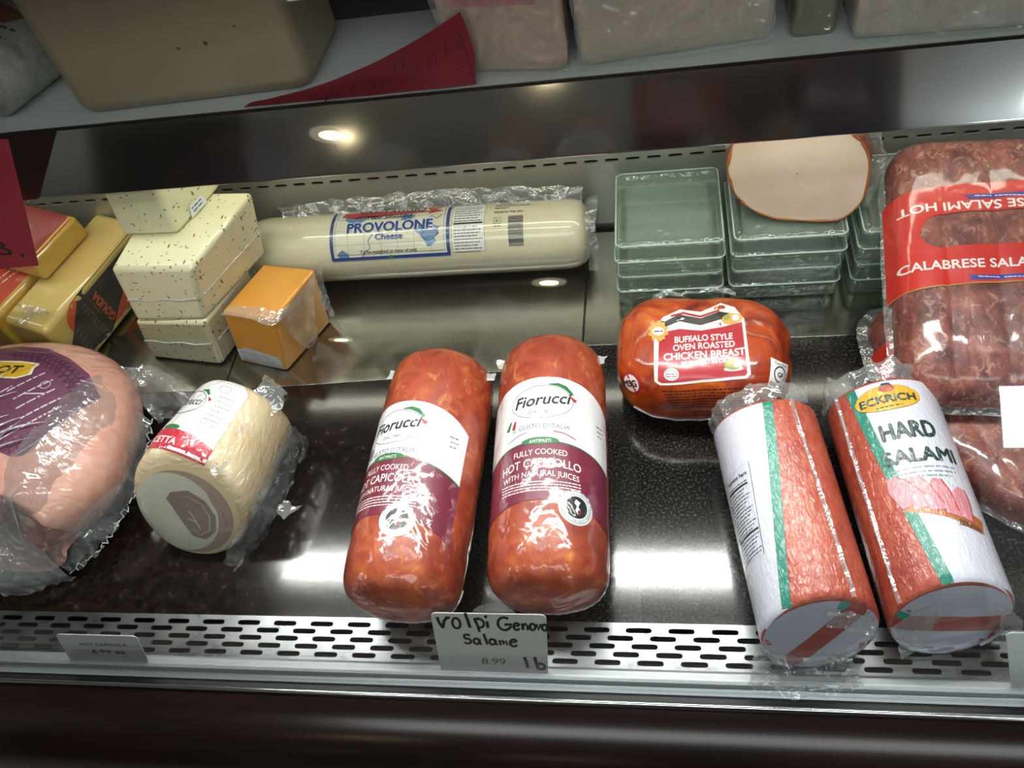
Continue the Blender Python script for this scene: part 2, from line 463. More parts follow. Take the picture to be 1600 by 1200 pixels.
# front grille
pt, ro = .0455, .0087
rows = [(-.4495-ro*(i+1), -.4495-ro*i, (.5*pt if i % 2 else 0)+i*.003) for i in range(5)]
bm = slotted(rows, pt, .0285, .0058, X0, X1, lambda x, y, k: Vector((x, y, .0005-.002*k)), .002)
for a, b in ((-.4495, -.4455), (-.499, rows[-1][0])):
    bm.faces.new([bm.verts.new(p) for p in ((X0, a, .0005), (X1, a, .0005), (X1, b, .0005), (X0, b, .0005))])
fin(bm, 'front_air_grille', GRILLE, case, smooth=False, label='perforated aluminium air grille along the front')
bm = bmesh.new(); add_box(bm, X0, X1, -.498, -.447, -.055, -.05); fin(bm, 'grille_duct', DARKVOID, case)
bm = extrude_profile([(-.494, -.001), (-.4965, .004), (-.4985, .0055), (-.506, .0055), (-.509, .004), (-.511, -.008), (-.517, -.011), (-.517, -.03), (-.494, -.03)], X0, X1, closed=True)
fin(bm, 'front_lip', ALU, case, smooth=True, sharp=20)
bm = extrude_profile([(-.515, -.012), (-.5245, -.012), (-.5245, -.03), (-.515, -.03)], X0, X1, closed=True); fin(bm, 'glass_seal', BLACK, case, smooth=False)
bm = extrude_profile([(-.5275+.003*cos(2*pi*i/10), -.0105+.003*sin(2*pi*i/10)) for i in range(10)], X0, X1, closed=True); fin(bm, 'chrome_bead', BEAD, case)
prof = [(-.5305, -.013)]+[(-.5305-.085*sin(a), -.013-.10*(1-cos(a))) for a in [radians(90)*i/14 for i in range(1, 15)]]+[(-.6155, -.30), (-.60, -.84), (-.5305, -.84)]
bm = extrude_profile(prof, X0, X1, closed=True); fin(bm, 'bumper', BUMPER, case, sharp=35, label='glossy dark brown bumper')
# sloping front glass
gp = [Vector((-.5195, -.012)), Vector((-.5195, .085))]; ra = .16
for i in range(1, 13):
    a = radians(31)*i/12; gp.append(Vector((-.5195+ra*(1-cos(a)), .085+ra*sin(a))))
gp.append(gp[-1]+Vector((sin(radians(31)), cos(radians(31))))*.62)
bk = []
for i, p in enumerate(gp):
    dd = (gp[min(i+1, len(gp)-1)]-gp[max(i-1, 0)]).normalized(); bk.append(p+Vector((dd.y, -dd.x))*.005)
bm = extrude_profile([tuple(p) for p in gp+bk[::-1]], X0, X1, closed=True)
fin(bm, 'front_glass', PANE, case, sharp=30, label='clear front glass, upright at the foot and sloping back above')
# shelf with mirror trim
bm = bmesh.new(); add_box(bm, X0, X1, .047, .217, .318, .338, bevel=.001); sh = fin(bm, 'upper_shelf', WHITE_SHELF, case, label='white upper shelf')
bm = extrude_profile([(.0145, .2643), (.047, .3365), (.0475, .3405), (.0445, .3415), (.0415, .3395), (.009, .2668), (.0087, .2635), (.012, .2625)], X0, X1, closed=True)
fin(bm, 'shelf_trim', STRIP, sh, smooth=True, sharp=25, label='dark mirror trim strip')
bm = bmesh.new(); add_box(bm, X0, X1, .046, .074, .313, .3178); fin(bm, 'lamp_housing', simple('lamp_housing', 'dddddd', .5), sh)
bm = bmesh.new(); add_box(bm, X0, X1, .232, .50, .300, .325); fin(bm, 'rear_ledge', simple('rear_ledge_grey', '4a4a48', .4), case)
bm = bmesh.new(); add_box(bm, X0, X1, .49, .51, -.03, .70); fin(bm, 'rear_door', simple('rear_door_dark', '2a2622', .4), case)
bm = bmesh.new(); add_box(bm, X0, X1, -.165, .51, .665, .70); fin(bm, 'canopy', simple('canopy_grey', '3a3a3a', .5), case)
bm = extrude_profile([(-.165, .665), (-.165, .628), (-.160, .628), (-.158, .645), (-.112, .645), (-.110, .615), (-.105, .615), (-.105, .665)], X0, X1, closed=True); fin(bm, 'lamp_reflector', simple('lamp_reflector', 'e0e0e0', .4), case)
for xa, xb in ((X0-.03, X0), (X1, X1+.03)):
    bm = bmesh.new(); add_box(bm, xa, xb, -.50, .51, -.05, .70, bevel=.004); fin(bm, 'end_panel', simple('end_panel_grey', '60605e', .35), case)
bm = bmesh.new(); add_box(bm, X0, X1, -.52, .51, -.84, -.06); fin(bm, 'cabinet_base', simple('cabinet_base_dark', '15100e', .4), case)

# ------------------------------------------------------------------ the shop behind the customer
def room():
    bm = bmesh.new(); add_box(bm, -10.5, 6, -11, 1.2, -.90, -.845); structure(fin(bm, 'floor', simple('floor_tile', '8c867c', .35), smooth=False))
    bm = bmesh.new(); add_box(bm, -10.5, 6, -11, 1.2, 1.75, 1.8); structure(fin(bm, 'ceiling', simple('ceiling_white', 'd9dadb', .7), smooth=False))
    bm = bmesh.new(); add_box(bm, -10.5, 6, -11.1, -11, -.85, 1.75); structure(fin(bm, 'wall_front', simple('wall_paint', 'a7a5a3', .7), smooth=False))
    bm = bmesh.new(); add_box(bm, -7, 6, 1.2, 1.3, -.85, 1.75); structure(fin(bm, 'wall_back', simple('wall_paint_back', '7d7770', .7), smooth=False))
room()
def standin(label, x0, x1, y, h, c, c2):  # upright blocks, added to give the trim its dark customer reflections
    t = thing('reflection_standin', label, 'standin', ((x0+x1)/2, y, -.845)); w = (x1-x0)/2
    b = bmesh.new(); add_box(b, -w, w, -.5, 0, 0, h, bevel=.01); fin(b, 'body', simple('standin_body', c, .5), t)
    b = bmesh.new(); add_box(b, -w+.03, w-.03, 0.001, .02, .12, h-.06, bevel=.004); fin(b, 'door', simple('standin_door', c2, .35), t)
    b = bmesh.new(); add_box(b, w-.09, w-.07, .021, .05, .7, 1.2, bevel=.004); fin(b, 'handle', simple('standin_handle', '55555a', .3), t)
standin('dark maroon upright cooler added in place of a customer reflected in the trim, right of the middle', -.03, .56, -2.4, 1.75, '2a1c1c', '3a2626')
standin('dark navy upright cooler added in place of a customer reflected in the trim, at the right', .60, .97, -2.4, 1.8, '191b22', '24262e')
standin('dark brown upright cooler added for a dark reflection in the trim, at the left', -2.25, -1.55, -2.2, 1.7, '201a17', '2e2825')
LEDM = Mat('downlight_glow'); LEDM.set(color='000000', ecol='ffe2b4', emit=60.0)
RIM = simple('downlight_rim', 'f0ead8', .5, ecol='fff0d0', emit=3.0)
def downlight(x, y, r):
    t = thing('ceiling_light', 'round recessed warm ceiling light above the shop floor', 'ceiling light', (x, y, 1.75), group='recessed ceiling lights')
    b = bmesh.new(); bmesh.ops.create_cone(b, cap_ends=True, segments=32, radius1=r*.55, radius2=r*.55, depth=.006); bmesh.ops.translate(b, verts=b.verts, vec=(0, 0, -.004)); fin(b, 'lens', LEDM.m, t)
    b = loft([[Vector((q*cos(2*pi*j/36), q*sin(2*pi*j/36), z)) for j in range(36)] for q, z in ((r*.57, 0), (r*.57, -.008), (r, -.008), (r, 0))], cap=False); fin(b, 'trim_ring', RIM, t)
for x, y, r in ((-1.30, -2.94, .085), (-.76, -5.86, .13), (-3.27, -7.97, .13)): downlight(x, y, r)
def window():
    t = thing('window_1', 'bright daylight shop window in the far wall behind the customer', 'window', (4.9, -10.98, .95)); t['kind'] = 'structure'
    g = Mat('daylight_pane'); g.set(color='000000', ecol='eef4ff', emit=26.0)
    b = bmesh.new(); add_box(b, -.72, .72, .0, .01, -.38, .38); fin(b, 'pane', g.m, t, smooth=False)
    fm = simple('window_frame_white', 'd8d8d8', .4); b = bmesh.new()
    for q in ((-.77, -.72, -.43, .43), (.72, .77, -.43, .43), (-.72, .72, -.43, -.38), (-.72, .72, .38, .43)): add_box(b, q[0], q[1], .0, .05, q[2], q[3])
    fin(b, 'frame', fm, t, smooth=False)
window()

# ------------------------------------------------------------------ steel trays on the stone deck
ZT = .0016
def tray(label, pts):
    cx = sum(p[0] for p in pts)/4; cy = sum(p[1] for p in pts)/4
    bm = prism([(p[0]-cx, p[1]-cy) for p in pts], [(p[0]-cx, p[1]-cy) for p in pts], 0.0001, ZT, .0004, 1)
    tag(fin(bm, 'steel_tray', STEEL, loc=(cx, cy, 0)), label, 'tray', 'flat steel trays on the deck')
tray('flat steel tray under the pale yellow herb cheeses at the left rear', [(-1.1, -.118), (-.5628, -.121), (-.5528, .144), (-1.1, .144)])
tray('long flat steel tray under the orange cheddar block and provolone log', [(-.5598, -.121), (-.0505, -.100), (-.0450, .144), (-.5498, .144)])
tray('flat steel tray under the glass blocks and roasted turkey half', [(-.0470, -.066), (.52, -.066), (.52, .144), (-.0415, .144)])

# ------------------------------------------------------------------ hot capicollo logs
def capicollo_mat():
    mt = Mat('spiced_pork')
    a = mt.noise(26, detail=5, rough=.65, dist=.6); b = mt.noise(60, (1, .6, 1), detail=4, rough=.7, dist=.8); c = mt.noise(6, detail=2)
    base = mt.ramp(a, [(.30, '6a2417'), (.44, '8c3620'), (.56, 'a84c27'), (.70, 'c0763a')])
    fat = mt.ramp(b, [(.56, '000000'), (.70, 'ffffff')])
    warm = mt.mix(mt.ramp(c, [(.4, '000000'), (.62, 'b0b0b0')]), base, 'a03a26')
    mt.set(color=mt.mix(mt.math('MULTIPLY', fat, .6), warm, 'd98a4e'), rough=.5, sss=.06, sscale=.01)
    wrapped(mt, 'log'); return mt.m
PORK = capicollo_mat()
def lab(txt): return txt
def capicollo(label, loc, rz, L, R, turn, seal_turn, seed, y0, ym, y1, ys):
    t = thing('capicollo_log', label, 'deli meat', loc, rz, 'hot capicollo logs')
    def dfm(a, y):
        return 1+.016*nz(cos(a)*1.6+seed, sin(a)*1.6, y*11)+.006*nz(cos(a)*5, sin(a)*5+seed, y*40) - .05*max(0, (y-L*.80)/(L*.2))*(1+cos(a-.3))*.6
    bm = log_mesh(R, L, p=13, q=2.3, n=120, m=110, deform=dfm)
    bv = BVHTree.FromBMesh(bm); fin(bm, 'meat', PORK, t)
    mp = radial_map(bv, R, lambda x, y: (x+turn*R, y))
    k = 'log'
    WH, BU, GR, RD, BK, GY, TX = [ink(c, k) for c in ('dcdcde', '6d1b34', '1d6b39', 'b02a30', '1c1c1e', '5c6064', 'f2e6e4')]
    d = Decal([WH, BU, GR, RD, BK, GY, TX])
    # local label frame: x across, y along; label spans y .125 .. .262 of a .34 log
    w = .092
    arch = lambda x, c: c-(x/w)**2*.022
    N = 28; xs = [-w+2*w*i/N for i in range(N+1)]
    top = [(x, y1-.030*abs(x/w)**2.4) for x in xs]; mid = [(x, arch(x, ym)) for x in xs]; bot = [(x, arch(x, y0)) for x in xs]
    for i in range(N):
        d.poly([mid[i], mid[i+1], top[i+1], top[i]], 0, 0); d.poly([bot[i], bot[i+1], mid[i+1], mid[i]], 1, 0)
    d.line([(p[0], p[1]) for p in mid], .0016, 2, 1)
    # oval frame, flag and lettering
    cy = y1-.033
    d.ring(0, cy, .036, .0215, .0006, 4, 1)
    d.text('Fiorucci', 0, cy-.004, .0205, 4, 2, width=.062, shear=.28, bold=.016, rot=.06)
    d.text('DAL 1850', 0, cy-.0155, .0062, 5, 2, width=.026)
    d.line([(.008, cy+.0225), (.018, cy+.0225), (.027, cy+.019), (.0355, cy+.011)], [.001, .0042, .0052, .0030], 2, 2)
    d.line([(.032, cy+.0085), (.0395, cy+.0025)], [.0012, .0048], 3, 2)
    d.line([(-.036, cy-.020), (-.041, cy-.031)], [.0022, .0055], 2, 2); d.line([(-.030, cy-.021), (-.0325, cy-.031)], [.0022, .0050], 3, 2)
    d.text("IL GUSTO D'ITALIA", 0, cy-.0345, .0085, 5, 2, width=.066, bold=.002, arc=-1.2)
    d.line([(-.040, cy-.0465), (-.024, cy-.0405), (-.014, cy-.0385)], .0009, 5, 2); d.line([(.014, cy-.0385), (.026, cy-.0405), (.040, cy-.0465)], .0013, 3, 2)
    d.ell(0, ym+.0005, .021, .0046, 2, 2); d.text('ANTIPASTI', 0, ym-.0018, .0056, 6, 3, width=.024, arc=-1.5)
    d.text('FULLY COOKED', 0, ym-.0165, .0098, 6, 2, width=.060, arc=-1.8)
    d.text('HOT CAPICOLLO', 0, ym-.0310, .0140, 6, 2, width=.092, arc=-2.0, bold=.004)
    d.text('WITH NATURAL JUICES', 0, ym-.0425, .0095, 6, 2, width=.088, arc=-2.0)
    for j in range(4):
        yy = ym-.0470-j*.0034
        d.tiny(-.046, yy-.003, .046, .0019, 6, 2, seed=j+seed)
    d.tiny(.070, ym+.02, .078, .0022, 5, 2, 3); d.tiny(.070, ym+.026, .080, .0022, 5, 2, 4); d.tiny(.068, ym+.032, .079, .0022, 5, 2, 6)
    d.build('label', mp, t, step=.006)
    s = Decal([ink('a9aeb2', k), ink('191a1c', k), ink('e6e8ea', k), ink('7c2027', k)])
    s.ell(0, 0, .0200, .0200, 2, 0); s.ell(0, 0, .0188, .0188, 0, 1); s.ring(0, 0, .0132, .0132, .0010, 2, 2); s.ell(0, 0, .0126, .0126, 1, 2)
    s.text('ITALIAN-SPECIALTIES', 0, 0, .0046, 2, 3, width=.040, ring=(.0142, pi/2)); s.text('SINCE 1850', 0, 0, .0046, 2, 3, width=.024, ring=(.0142, -pi/2))
    s.poly([(-.001, .009), (.004, .006), (.0015, .001), (.0045, -.004), (.001, -.008), (-.002, -.004), (.0, .001), (-.003, .005)], 2, 3)
    s.poly([(.002, -.002), (.0058, -.005), (.002, -.0095), (.0005, -.006)], 3, 4)
    mp2 = radial_map(bv, R, lambda x, y: (x+seal_turn*R, y+ys))
    s.build('seal', mp2, t, step=.006)
    # crimped film seam round the near end, with a clipped tail
    pts = []
    for i in range(61):
        x = R*1.02*sin(-1.75+3.5*i/60); u = x/R
        z = R*(.62+.10*u*u+.02*sin(i*.9)); h = bv.ray_cast(Vector((x*.97, -.3, z)), Vector((0, 1, 0)))
        if h[0] is not None: pts.append(h[0]+Vector((0, -.0006, 0)))
    n_ = len(pts)
    tubebm = tube(pts, [.0008+.0004*sin(i*2.3)+.0012*(abs(2*i/n_-1)**6) for i in range(n_)], 6)
    fin(tubebm, 'film_seam', FILM_EDGE, t)
    for sx in (-1, 1):
        p = Vector((sx*R*.92, L-.03, R*1.2))
        fin(film_sheet([[p+Vector((-sx*.006, -.008, .004)), p+Vector((-sx*.006, .008, .002))], [p+Vector((sx*.006, -.006, .006)), p+Vector((sx*.008, .008, .004))]], 8, 5, .003, 90, seed), 'film_tail', FILM_EDGE, t)
    return t
capicollo('left hot capicollo log, its printed label turned round to the left', (-.2305, -.464, 0), radians(-3.0), .328, .0665, -.40, .04, 1, .087, .157, .230, .081)
capicollo('right hot capicollo log, its printed label facing straight up', (-.0690, -.452, 0), radians(1.5), .331, .0655, -.05, .58, 8, .092, .162, .246, .086)

# ------------------------------------------------------------------ roasted buffalo chicken breast
def superell(c, a, e, n=120, m=70, deform=None, cut=None):
    rings = []
    for i in range(m+1):
        ph = -pi/2+pi*i/m; cp, sp = abs(cos(ph))**(2/e)*1, abs(sin(ph))**(2/e)*(1 if sin(ph) > 0 else -1)
        if i in (0, m): cp = .01
        ring = []
        for j in range(n):
            t = 2*pi*j/n; ct = abs(cos(t))**(2/e)*(1 if cos(t) > 0 else -1); st = abs(sin(t))**(2/e)*(1 if sin(t) > 0 else -1)
            d = Vector((a[0]*cp*ct, a[1]*cp*st, a[2]*sp)); k = deform(d) if deform else 1
            p = Vector(c)+d*k; p.z = max(p.z, 0.0)
            if cut: p = cut(p)
            ring.append(p)
        rings.append(ring)
    return loft(rings)
def chicken():
    t = thing('chicken_breast', 'orange roasted chicken breast loaf with red label in front of the glass blocks', 'deli meat', (.105, -.128, 0), radians(-3))
    dfm = lambda d: 1+.05*nz(d.x*14+3, d.y*14, d.z*14)+.02*nz(d.x*45, d.y*45+9, d.z*45) - .05*math.exp(-(d.x/.012)**2)*(d.z > 0)*.4
    bm = superell((0, -.004, .054), (.106, .074, .056), 3.0, deform=dfm)
    bv = BVHTree.FromBMesh(bm)
    mt = Mat('buffalo_chicken'); a = mt.noise(18, (1, 1, 1), detail=5, rough=.6, dist=1.0); b = mt.noise(40, (1, .4, 1), detail=5, rough=.65)
    col = mt.ramp(a, [(.34, '6a1a05'), (.45, '98320a'), (.56, 'bb4a0d'), (.70, 'd07a24')])
    mt.set(color=mt.mix(mt.ramp(b, [(.45, '000000'), (.7, '707070')]), col, '6a1a05'), rough=.4); wrapped(mt, 'tight'); mt.bump(b, .35, .004)
    fin(bm, 'meat', mt.m, t)
    k = 'label'
    c = [ink(x, k) for x in ('e4dcd8', 'b01f2c', '1c1718', 'd8a050', '2a120a', '8f9a50', 'e8e6e4', 'f6eee8')]
    mp = planar_map(bv, (.0, -.012, .085), (1, .10, 0), (-.06, .60, .80), (0, -.80, .60))
    d = Decal(c)
    d.poly([(-.056, -.040), (-.050, -.0455), (.048, -.0415), (.053, -.036), (.050, .030), (.040, .044), (.024, .050), (0, .042), (-.024, .047), (-.044, .040), (-.055, .028)], 0, 0)
    d.poly([(-.052, -.038), (-.048, -.0415), (.046, -.0375), (.049, -.034), (.047, .027), (.030, .025), (.0, .021), (-.025, .025), (-.049, .022)], 1, 1)
    d.line([(-.046, .030), (-.025, .038), (0, .031), (.022, .037), (.042, .033)], [.006, .008, .008, .009, .006], 2, 1)
    d.line([(-.035, .0405), (-.02, .043), (0, .037), (.022, .043)], .0022, 1, 2)
    pts = []
    for i in range(20):
        r = .013 if i % 2 else .0095; pts.append((-.050+r*cos(i*pi/10), .024+r*sin(i*pi/10)))
    d.poly(pts, 3, 2); d.ell(-.050, .024, .007, .005, 0, 3); d.tiny(-.055, .0232, -.045, .0022, 4, 4)
    d.ell(.036, .032, .012, .006, 3, 2); d.ell(.030, .034, .004, .003, 5, 3); d.ell(.040, .033, .004, .0035, 7, 3)
    d.text('BUFFALO STYLE', .002, .0095, .0098, 7, 3, width=.066, bold=.018); d.text('OVEN ROASTED', .002, .0005, .0098, 7, 3, width=.070, bold=.018)
    d.text('CHICKEN BREAST', .002, -.0105, .0118, 7, 3, width=.092, bold=.022); d.text('BROWNED IN OIL', .002, -.0180, .0072, 7, 3, width=.052, bold=.014)
    d.ell(-.036, -.029, .0085, .0085, 6, 3); d.ring(-.036, -.029, .0062, .0062, .0006, 4, 4)
    d.tiny(-.041, -.029, -.031, .0016, 4, 4, 5); d.tiny(-.041, -.032, -.031, .0016, 4, 4, 6)
    d.ell(.034, -.027, .011, .003, 6, 3); d.ell(.034, -.021, .010, .0075, 5, 4); d.ell(.030, -.019, .004, .004, 3, 5); d.ell(.038, -.021, .004, .0035, 7, 5)
    bmesh.ops.scale(d.bm, vec=(1, .78, 1), verts=d.bm.verts[:]); bmesh.ops.translate(d.bm, vec=(0, .008, 0), verts=d.bm.verts[:])
    d.build('label', mp, t, step=.007)
    p = Decal([c[4]])
    for j in range(7): p.tiny(-.048+.002*j, -.036-j*.0042, .052-.001*j, .0022, 0, 0, seed=j)
    p.tiny(-.014, -.070, .020, .003, 0, 0, 11); p.tiny(-.014, -.075, .022, .0026, 0, 0, 12); p.tiny(.030, -.071, .050, .0024, 0, 0, 13)
    p.build('small_print', mp, t, step=.01)
    g = Decal([c[6], c[2]]); g.poly([(-.014, -.016), (.014, -.016), (.014, .016), (-.014, .016)], 0, 0); g.ring(0, .002, .0085, .0085, .0014, 1, 1); g.ell(0, .002, .005, .0, 1, 1) if 0 else None
    g.text('GF', 0, -.0008, .0075, 1, 2, bold=.02); g.text('Gluten-Free', 0, -.0128, .0055, 1, 2, width=.025, bold=.01); g.text('Certified', 0, .0118, .0042, 1, 2, width=.018)
    mg = planar_map(bv, (.078, -.032, .070), (.86, -.12, -.5), (.3, .5, .8), (.35, -.78, .60))
    g.build('certified_sticker', mg, t, step=.007, label='white gluten-free sticker')
    m = Decal([c[6], c[1], c[2]]); m.ell(0, 0, .0135, .0135, 0, 0); m.ring(0, 0, .0122, .0122, .0026, 1, 1); m.line([(-.009, .009), (.009, -.009)], .0024, 1, 1)
    m.text('MSG', 0, -.0045, .0115, 2, 3, width=.019, bold=.03, rot=.5)
    mm = planar_map(bv, (-.078, -.044, .066), (.92, -.35, -.1), (.2, .5, .85), (-.22, -.76, .60)); m.build('msg_sticker', mm, t, step=.007)
    pts = []
    for i in range(41):
        x = -.080+.165*i/40; o = Vector((x, -.3, .026+.018*(x/.09)**2+.002*sin(i*.9))); h = bv.ray_cast(o, Vector((0, 1, 0)))
        if h[0]: pts.append(h[0]+Vector((0, -.001, 0)))
    fin(tube(pts, .0011, 6), 'film_seam', FILM_EDGE, t)
    fin(film_sheet([[(-.070, .050, .080), (-.05, .058, .094), (-.02, .062, .098), (.02, .062, .098), (.04, .060, .094)], [(-.066, .062, .084), (-.050, .068, .098), (-.02, .066, .100), (.02, .068, .104), (.04, .066, .096)]], 30, 6, .004, 60, 4), 'film_flap', FILM, t)
chicken()

# ------------------------------------------------------------------ provolone log
def provolone():
    L, R = .512, .0500
    t = thing('provolone_log', 'long pale provolone cheese log lying along the back panel', 'cheese', (-.548, .0990, ZT), radians(-90)+radians(-.4))
    dfm = lambda a, y: 1+.010*nz(cos(a)*2, sin(a)*2, y*7)
    bm = log_mesh(R, L, p=26, q=2.6, n=100, m=110, deform=dfm); bv = BVHTree.FromBMesh(bm)
    mt = Mat('provolone'); a = mt.noise(7, detail=3)
    mt.set(color=mt.ramp(a, [(.3, 'd6cfae'), (.7, 'dfd9bb')]), rough=.5, sss=.08, sscale=.01); wrapped(mt, 'flat'); fin(bm, 'cheese', mt.m, t)
    k = 'flat'
    C = [ink(x, k) for x in ('d9d6c0', '1e3f86', 'b5323c', '23262e', '5f83a8', 'e2e2dc', '8f8f88', '2f7a3c')]
    # label x runs along the log (local +y), label y runs up and over towards the back (local -x)
    mp = radial_map(bv, R, lambda x, y: (-y+.035, x))
    d = Decal(C); x0, x1, y0, y1 = .144, .316, -.022, .058
    d.rect(x0, y0, x1, y1, 0, 0)
    for i in range(1, 7): d.line([(x0+(x1-x0)*i/7, y0), (x0+(x1-x0)*i/7, y1)], .0005, 6, 1)
    for i in range(1, 4): d.line([(x0, y0+(y1-y0)*i/4), (x1, y0+(y1-y0)*i/4)], .0005, 6, 1)
    # map outlines: coast lines and land patches
    rnd = random.Random(4)
    for (cx, cy, s, n) in ((x0+.016, y0+.005, .012, 12), (x0+.035, y1-.020, .018, 14), (x1-.030, y0+.035, .020, 16), (x1-.060, y1-.022, .014, 12), (x1-.026, y0+.020, .012, 12)):
        d.poly([(max(x0, min(x1, cx+s*(.55+.45*rnd.random())*cos(2*pi*q/n))), max(y0, min(y1, cy+s*.8*(.5+.5*rnd.random())*sin(2*pi*q/n)))) for q in range(n)], 4, 1)
    for pl in ([(.188, -.020), (.194, -.012), (.202, -.008), (.199, .002), (.206, .012)], [(.262, .030), (.272, .022), (.281, .012), (.278, .004), (.290, -.004)], [(.284, .028), (.292, .036), (.300, .030), (.306, .037)]):
        d.line(pl, .0012, 1, 2)
    w = .0048
    for a, b in (((x0, y1), (x0, y0)), ((x0-.002, y0), (x1+.002, y0)), ((x1, y0), (x1, y1))): d.line([a, b], w, 1, 2)
    d.line([(x0+.006, y1), (x0+.005, y0+.006), (x1-.005, y0+.006), (x1-.006, y1)], .0006, 3, 2)
    d.poly([(x0+.012, .044), (x0+.032, .039), (x0+.027, .0450), (x0+.140, .0450), (x0+.140, .0482), (x0+.032, .0482), (x0+.040, .056), (x0+.016, .054), (x0+.026, .049)], 2, 3)
    d.poly([(x1-.008, .046), (x1-.032, .040), (x1-.028, .0450), (x1-.050, .0450), (x1-.050, .0482), (x1-.028, .0482), (x1-.034, .0575), (x1-.010, .056), (x1-.020, .050)], 2, 3)
    d.text('VANTAGGIO', .230, .0485, .0160, 3, 4, width=.100, bold=.01)
    d.text('Not Smoked', .228, .0355, .0112, 3, 4, width=.064, bold=.012, shear=.3)
    d.text('PROVOLONE', .231, .0150, .0215, 5, 3, width=.128, bold=.075); d.text('PROVOLONE', .231, .0152, .0210, 1, 4, width=.126, bold=.036)
    d.text('Cheese', .230, .0035, .0118, 1, 4, width=.040, bold=.03)
    d.text('To be weighed at time of sale', .228, -.0150, .0068, 3, 4, width=.084, bold=.008)
    d.poly([(.225, y0-.002), (.237, y0-.002), (.231, y0+.004)], 7, 4)
    d.build('label', mp, t, step=.008)
    n = Decal(C); a, b = .322, .368; n.rect(a, y0+.002, b, y1-.002, 5, 0)
    for j in range(17):
        yy = y1-.010-j*.0043
        if j in (7, 12): n.rect(a+.002, yy, b-.002, yy+(.0026 if j == 7 else .0014), 3, 1)
        else: n.tiny(a+.003, yy, b-.003-(j % 3)*.003, .0019, 3, 1, j)
    n.line([(a, y0+.002), (b, y0+.002), (b, y1-.002), (a, y1-.002)], .0005, 6, 1, True)
    n.build('nutrition_panel', mp, t, step=.008)
    q = Decal(C); q.tiny(.382, .047, .432, .0024, 3, 0, 1); q.tiny(.382, .052, .410, .0026, 3, 0, 9); q.tiny(.382, .042, .402, .0024, 3, 0, 2); q.text('MADE IN THE USA', .402, .0325, .0052, 3, 0, width=.040, bold=.008)
    q.line([(.382, .016), (.392, .016), (.392, .025), (.382, .025)], .0006, 3, 0, True); q.text('K', .387, .0178, .0065, 3, 0); q.tiny(.382, .012, .392, .0014, 3, 0)
    rnd = random.Random(2); yy = -.016
    while yy < .026:
        hgt = rnd.choice((.0006, .0009, .0014)); q.rect(.402, yy, .423, yy+hgt, 3, 0); yy += hgt+rnd.choice((.0006, .0010))
    q.build('printed_bars', mp, t, step=.008, label='printed barcode and small print')
    z = R*1.55
    fin(film_sheet([[(-.020, .06, 2*R-.006), (-.022, .2, 2*R-.005), (-.022, .35, 2*R-.004), (-.016, .50, 2*R-.010)], [(-.036, .05, 2*R+.004), (-.040, .2, 2*R+.010), (-.040, .35, 2*R+.012), (-.035, .505, 2*R+.004)]], 70, 8, .004, 50, 3), 'film_fold', FILM, t)
    fin(film_sheet([[(-R*.9, L-.004, R), (-R*.5, L-.004, 1.8*R), (R*.3, L-.004, 1.85*R), (R*.95, L-.004, R*.8), (R*.8, L-.004, .3*R)], [(-R*.9, L+.010, R*1.2), (-R*.5, L+.012, 2.0*R), (R*.3, L+.010, 1.7*R), (R*.9, L+.012, R*.9), (R*.8, L+.008, .3*R)]], 30, 6, .003, 70, 6), 'film_end', FILM, t)
    fin(film_sheet([[(R*.9, .004, .6*R), (R*.9, .004, 1.2*R), (R*.4, .004, 1.9*R), (-R*.4, .004, 1.9*R)], [(R*.95, -.010, .5*R), (R*1.0, -.012, 1.1*R), (R*.4, -.010, 1.7*R), (-R*.4, -.009, 1.8*R)]], 24, 6, .003, 70, 2), 'film_end', FILM, t)
provolone()

# ------------------------------------------------------------------ glass blocks
def glass_mat():
    mt = Mat('green_block_glass'); t = mt.t
    tr = mt.n('ShaderNodeBsdfTransparent'); tr.inputs[0].default_value = lin('f3f9f5')
    gl = mt.n('ShaderNodeBsdfGlossy'); gl.inputs['Roughness'].default_value = .06
    df = mt.n('ShaderNodeBsdfDiffuse'); df.inputs[0].default_value = lin('c3d6ca')
    nb = mt.bump(mt.noise(48, (1, .8, 1), detail=2, dist=.7), .8, .006, target=None); mt.link(nb, gl.inputs['Normal'])
    m1 = mt.n('ShaderNodeMixShader'); m1.inputs[0].default_value = .15; mt.link(tr.outputs[0], m1.inputs[1]); mt.link(df.outputs[0], m1.inputs[2])
    m2 = mt.n('ShaderNodeMixShader'); mt.link(mt.math('MULTIPLY_ADD', schlick(mt, nb), 1.1, .03), m2.inputs[0]); mt.link(m1.outputs[0], m2.inputs[1]); mt.link(gl.outputs[0], m2.inputs[2])
    mt.link(m2.outputs[0], t.nodes['Material Output'].inputs[0]); t.nodes.remove(mt.b); return mt.m
GLASS = glass_mat()
SEAMG = simple('block_seam_glass', 'b4c6bb', .15)
def rsq(h, r, z, n=7):
    P = []
    for q in range(4):
        cx, cy = ((h-r), (h-r)) if q == 0 else ((-h+r), (h-r)) if q == 1 else ((-h+r), (-h+r)) if q == 2 else ((h-r), (-h+r))
        for i in range(n): a = pi/2*q+pi/2*i/(n-1); P.append(Vector((cx+r*cos(a), cy+r*sin(a), z)))
    return P
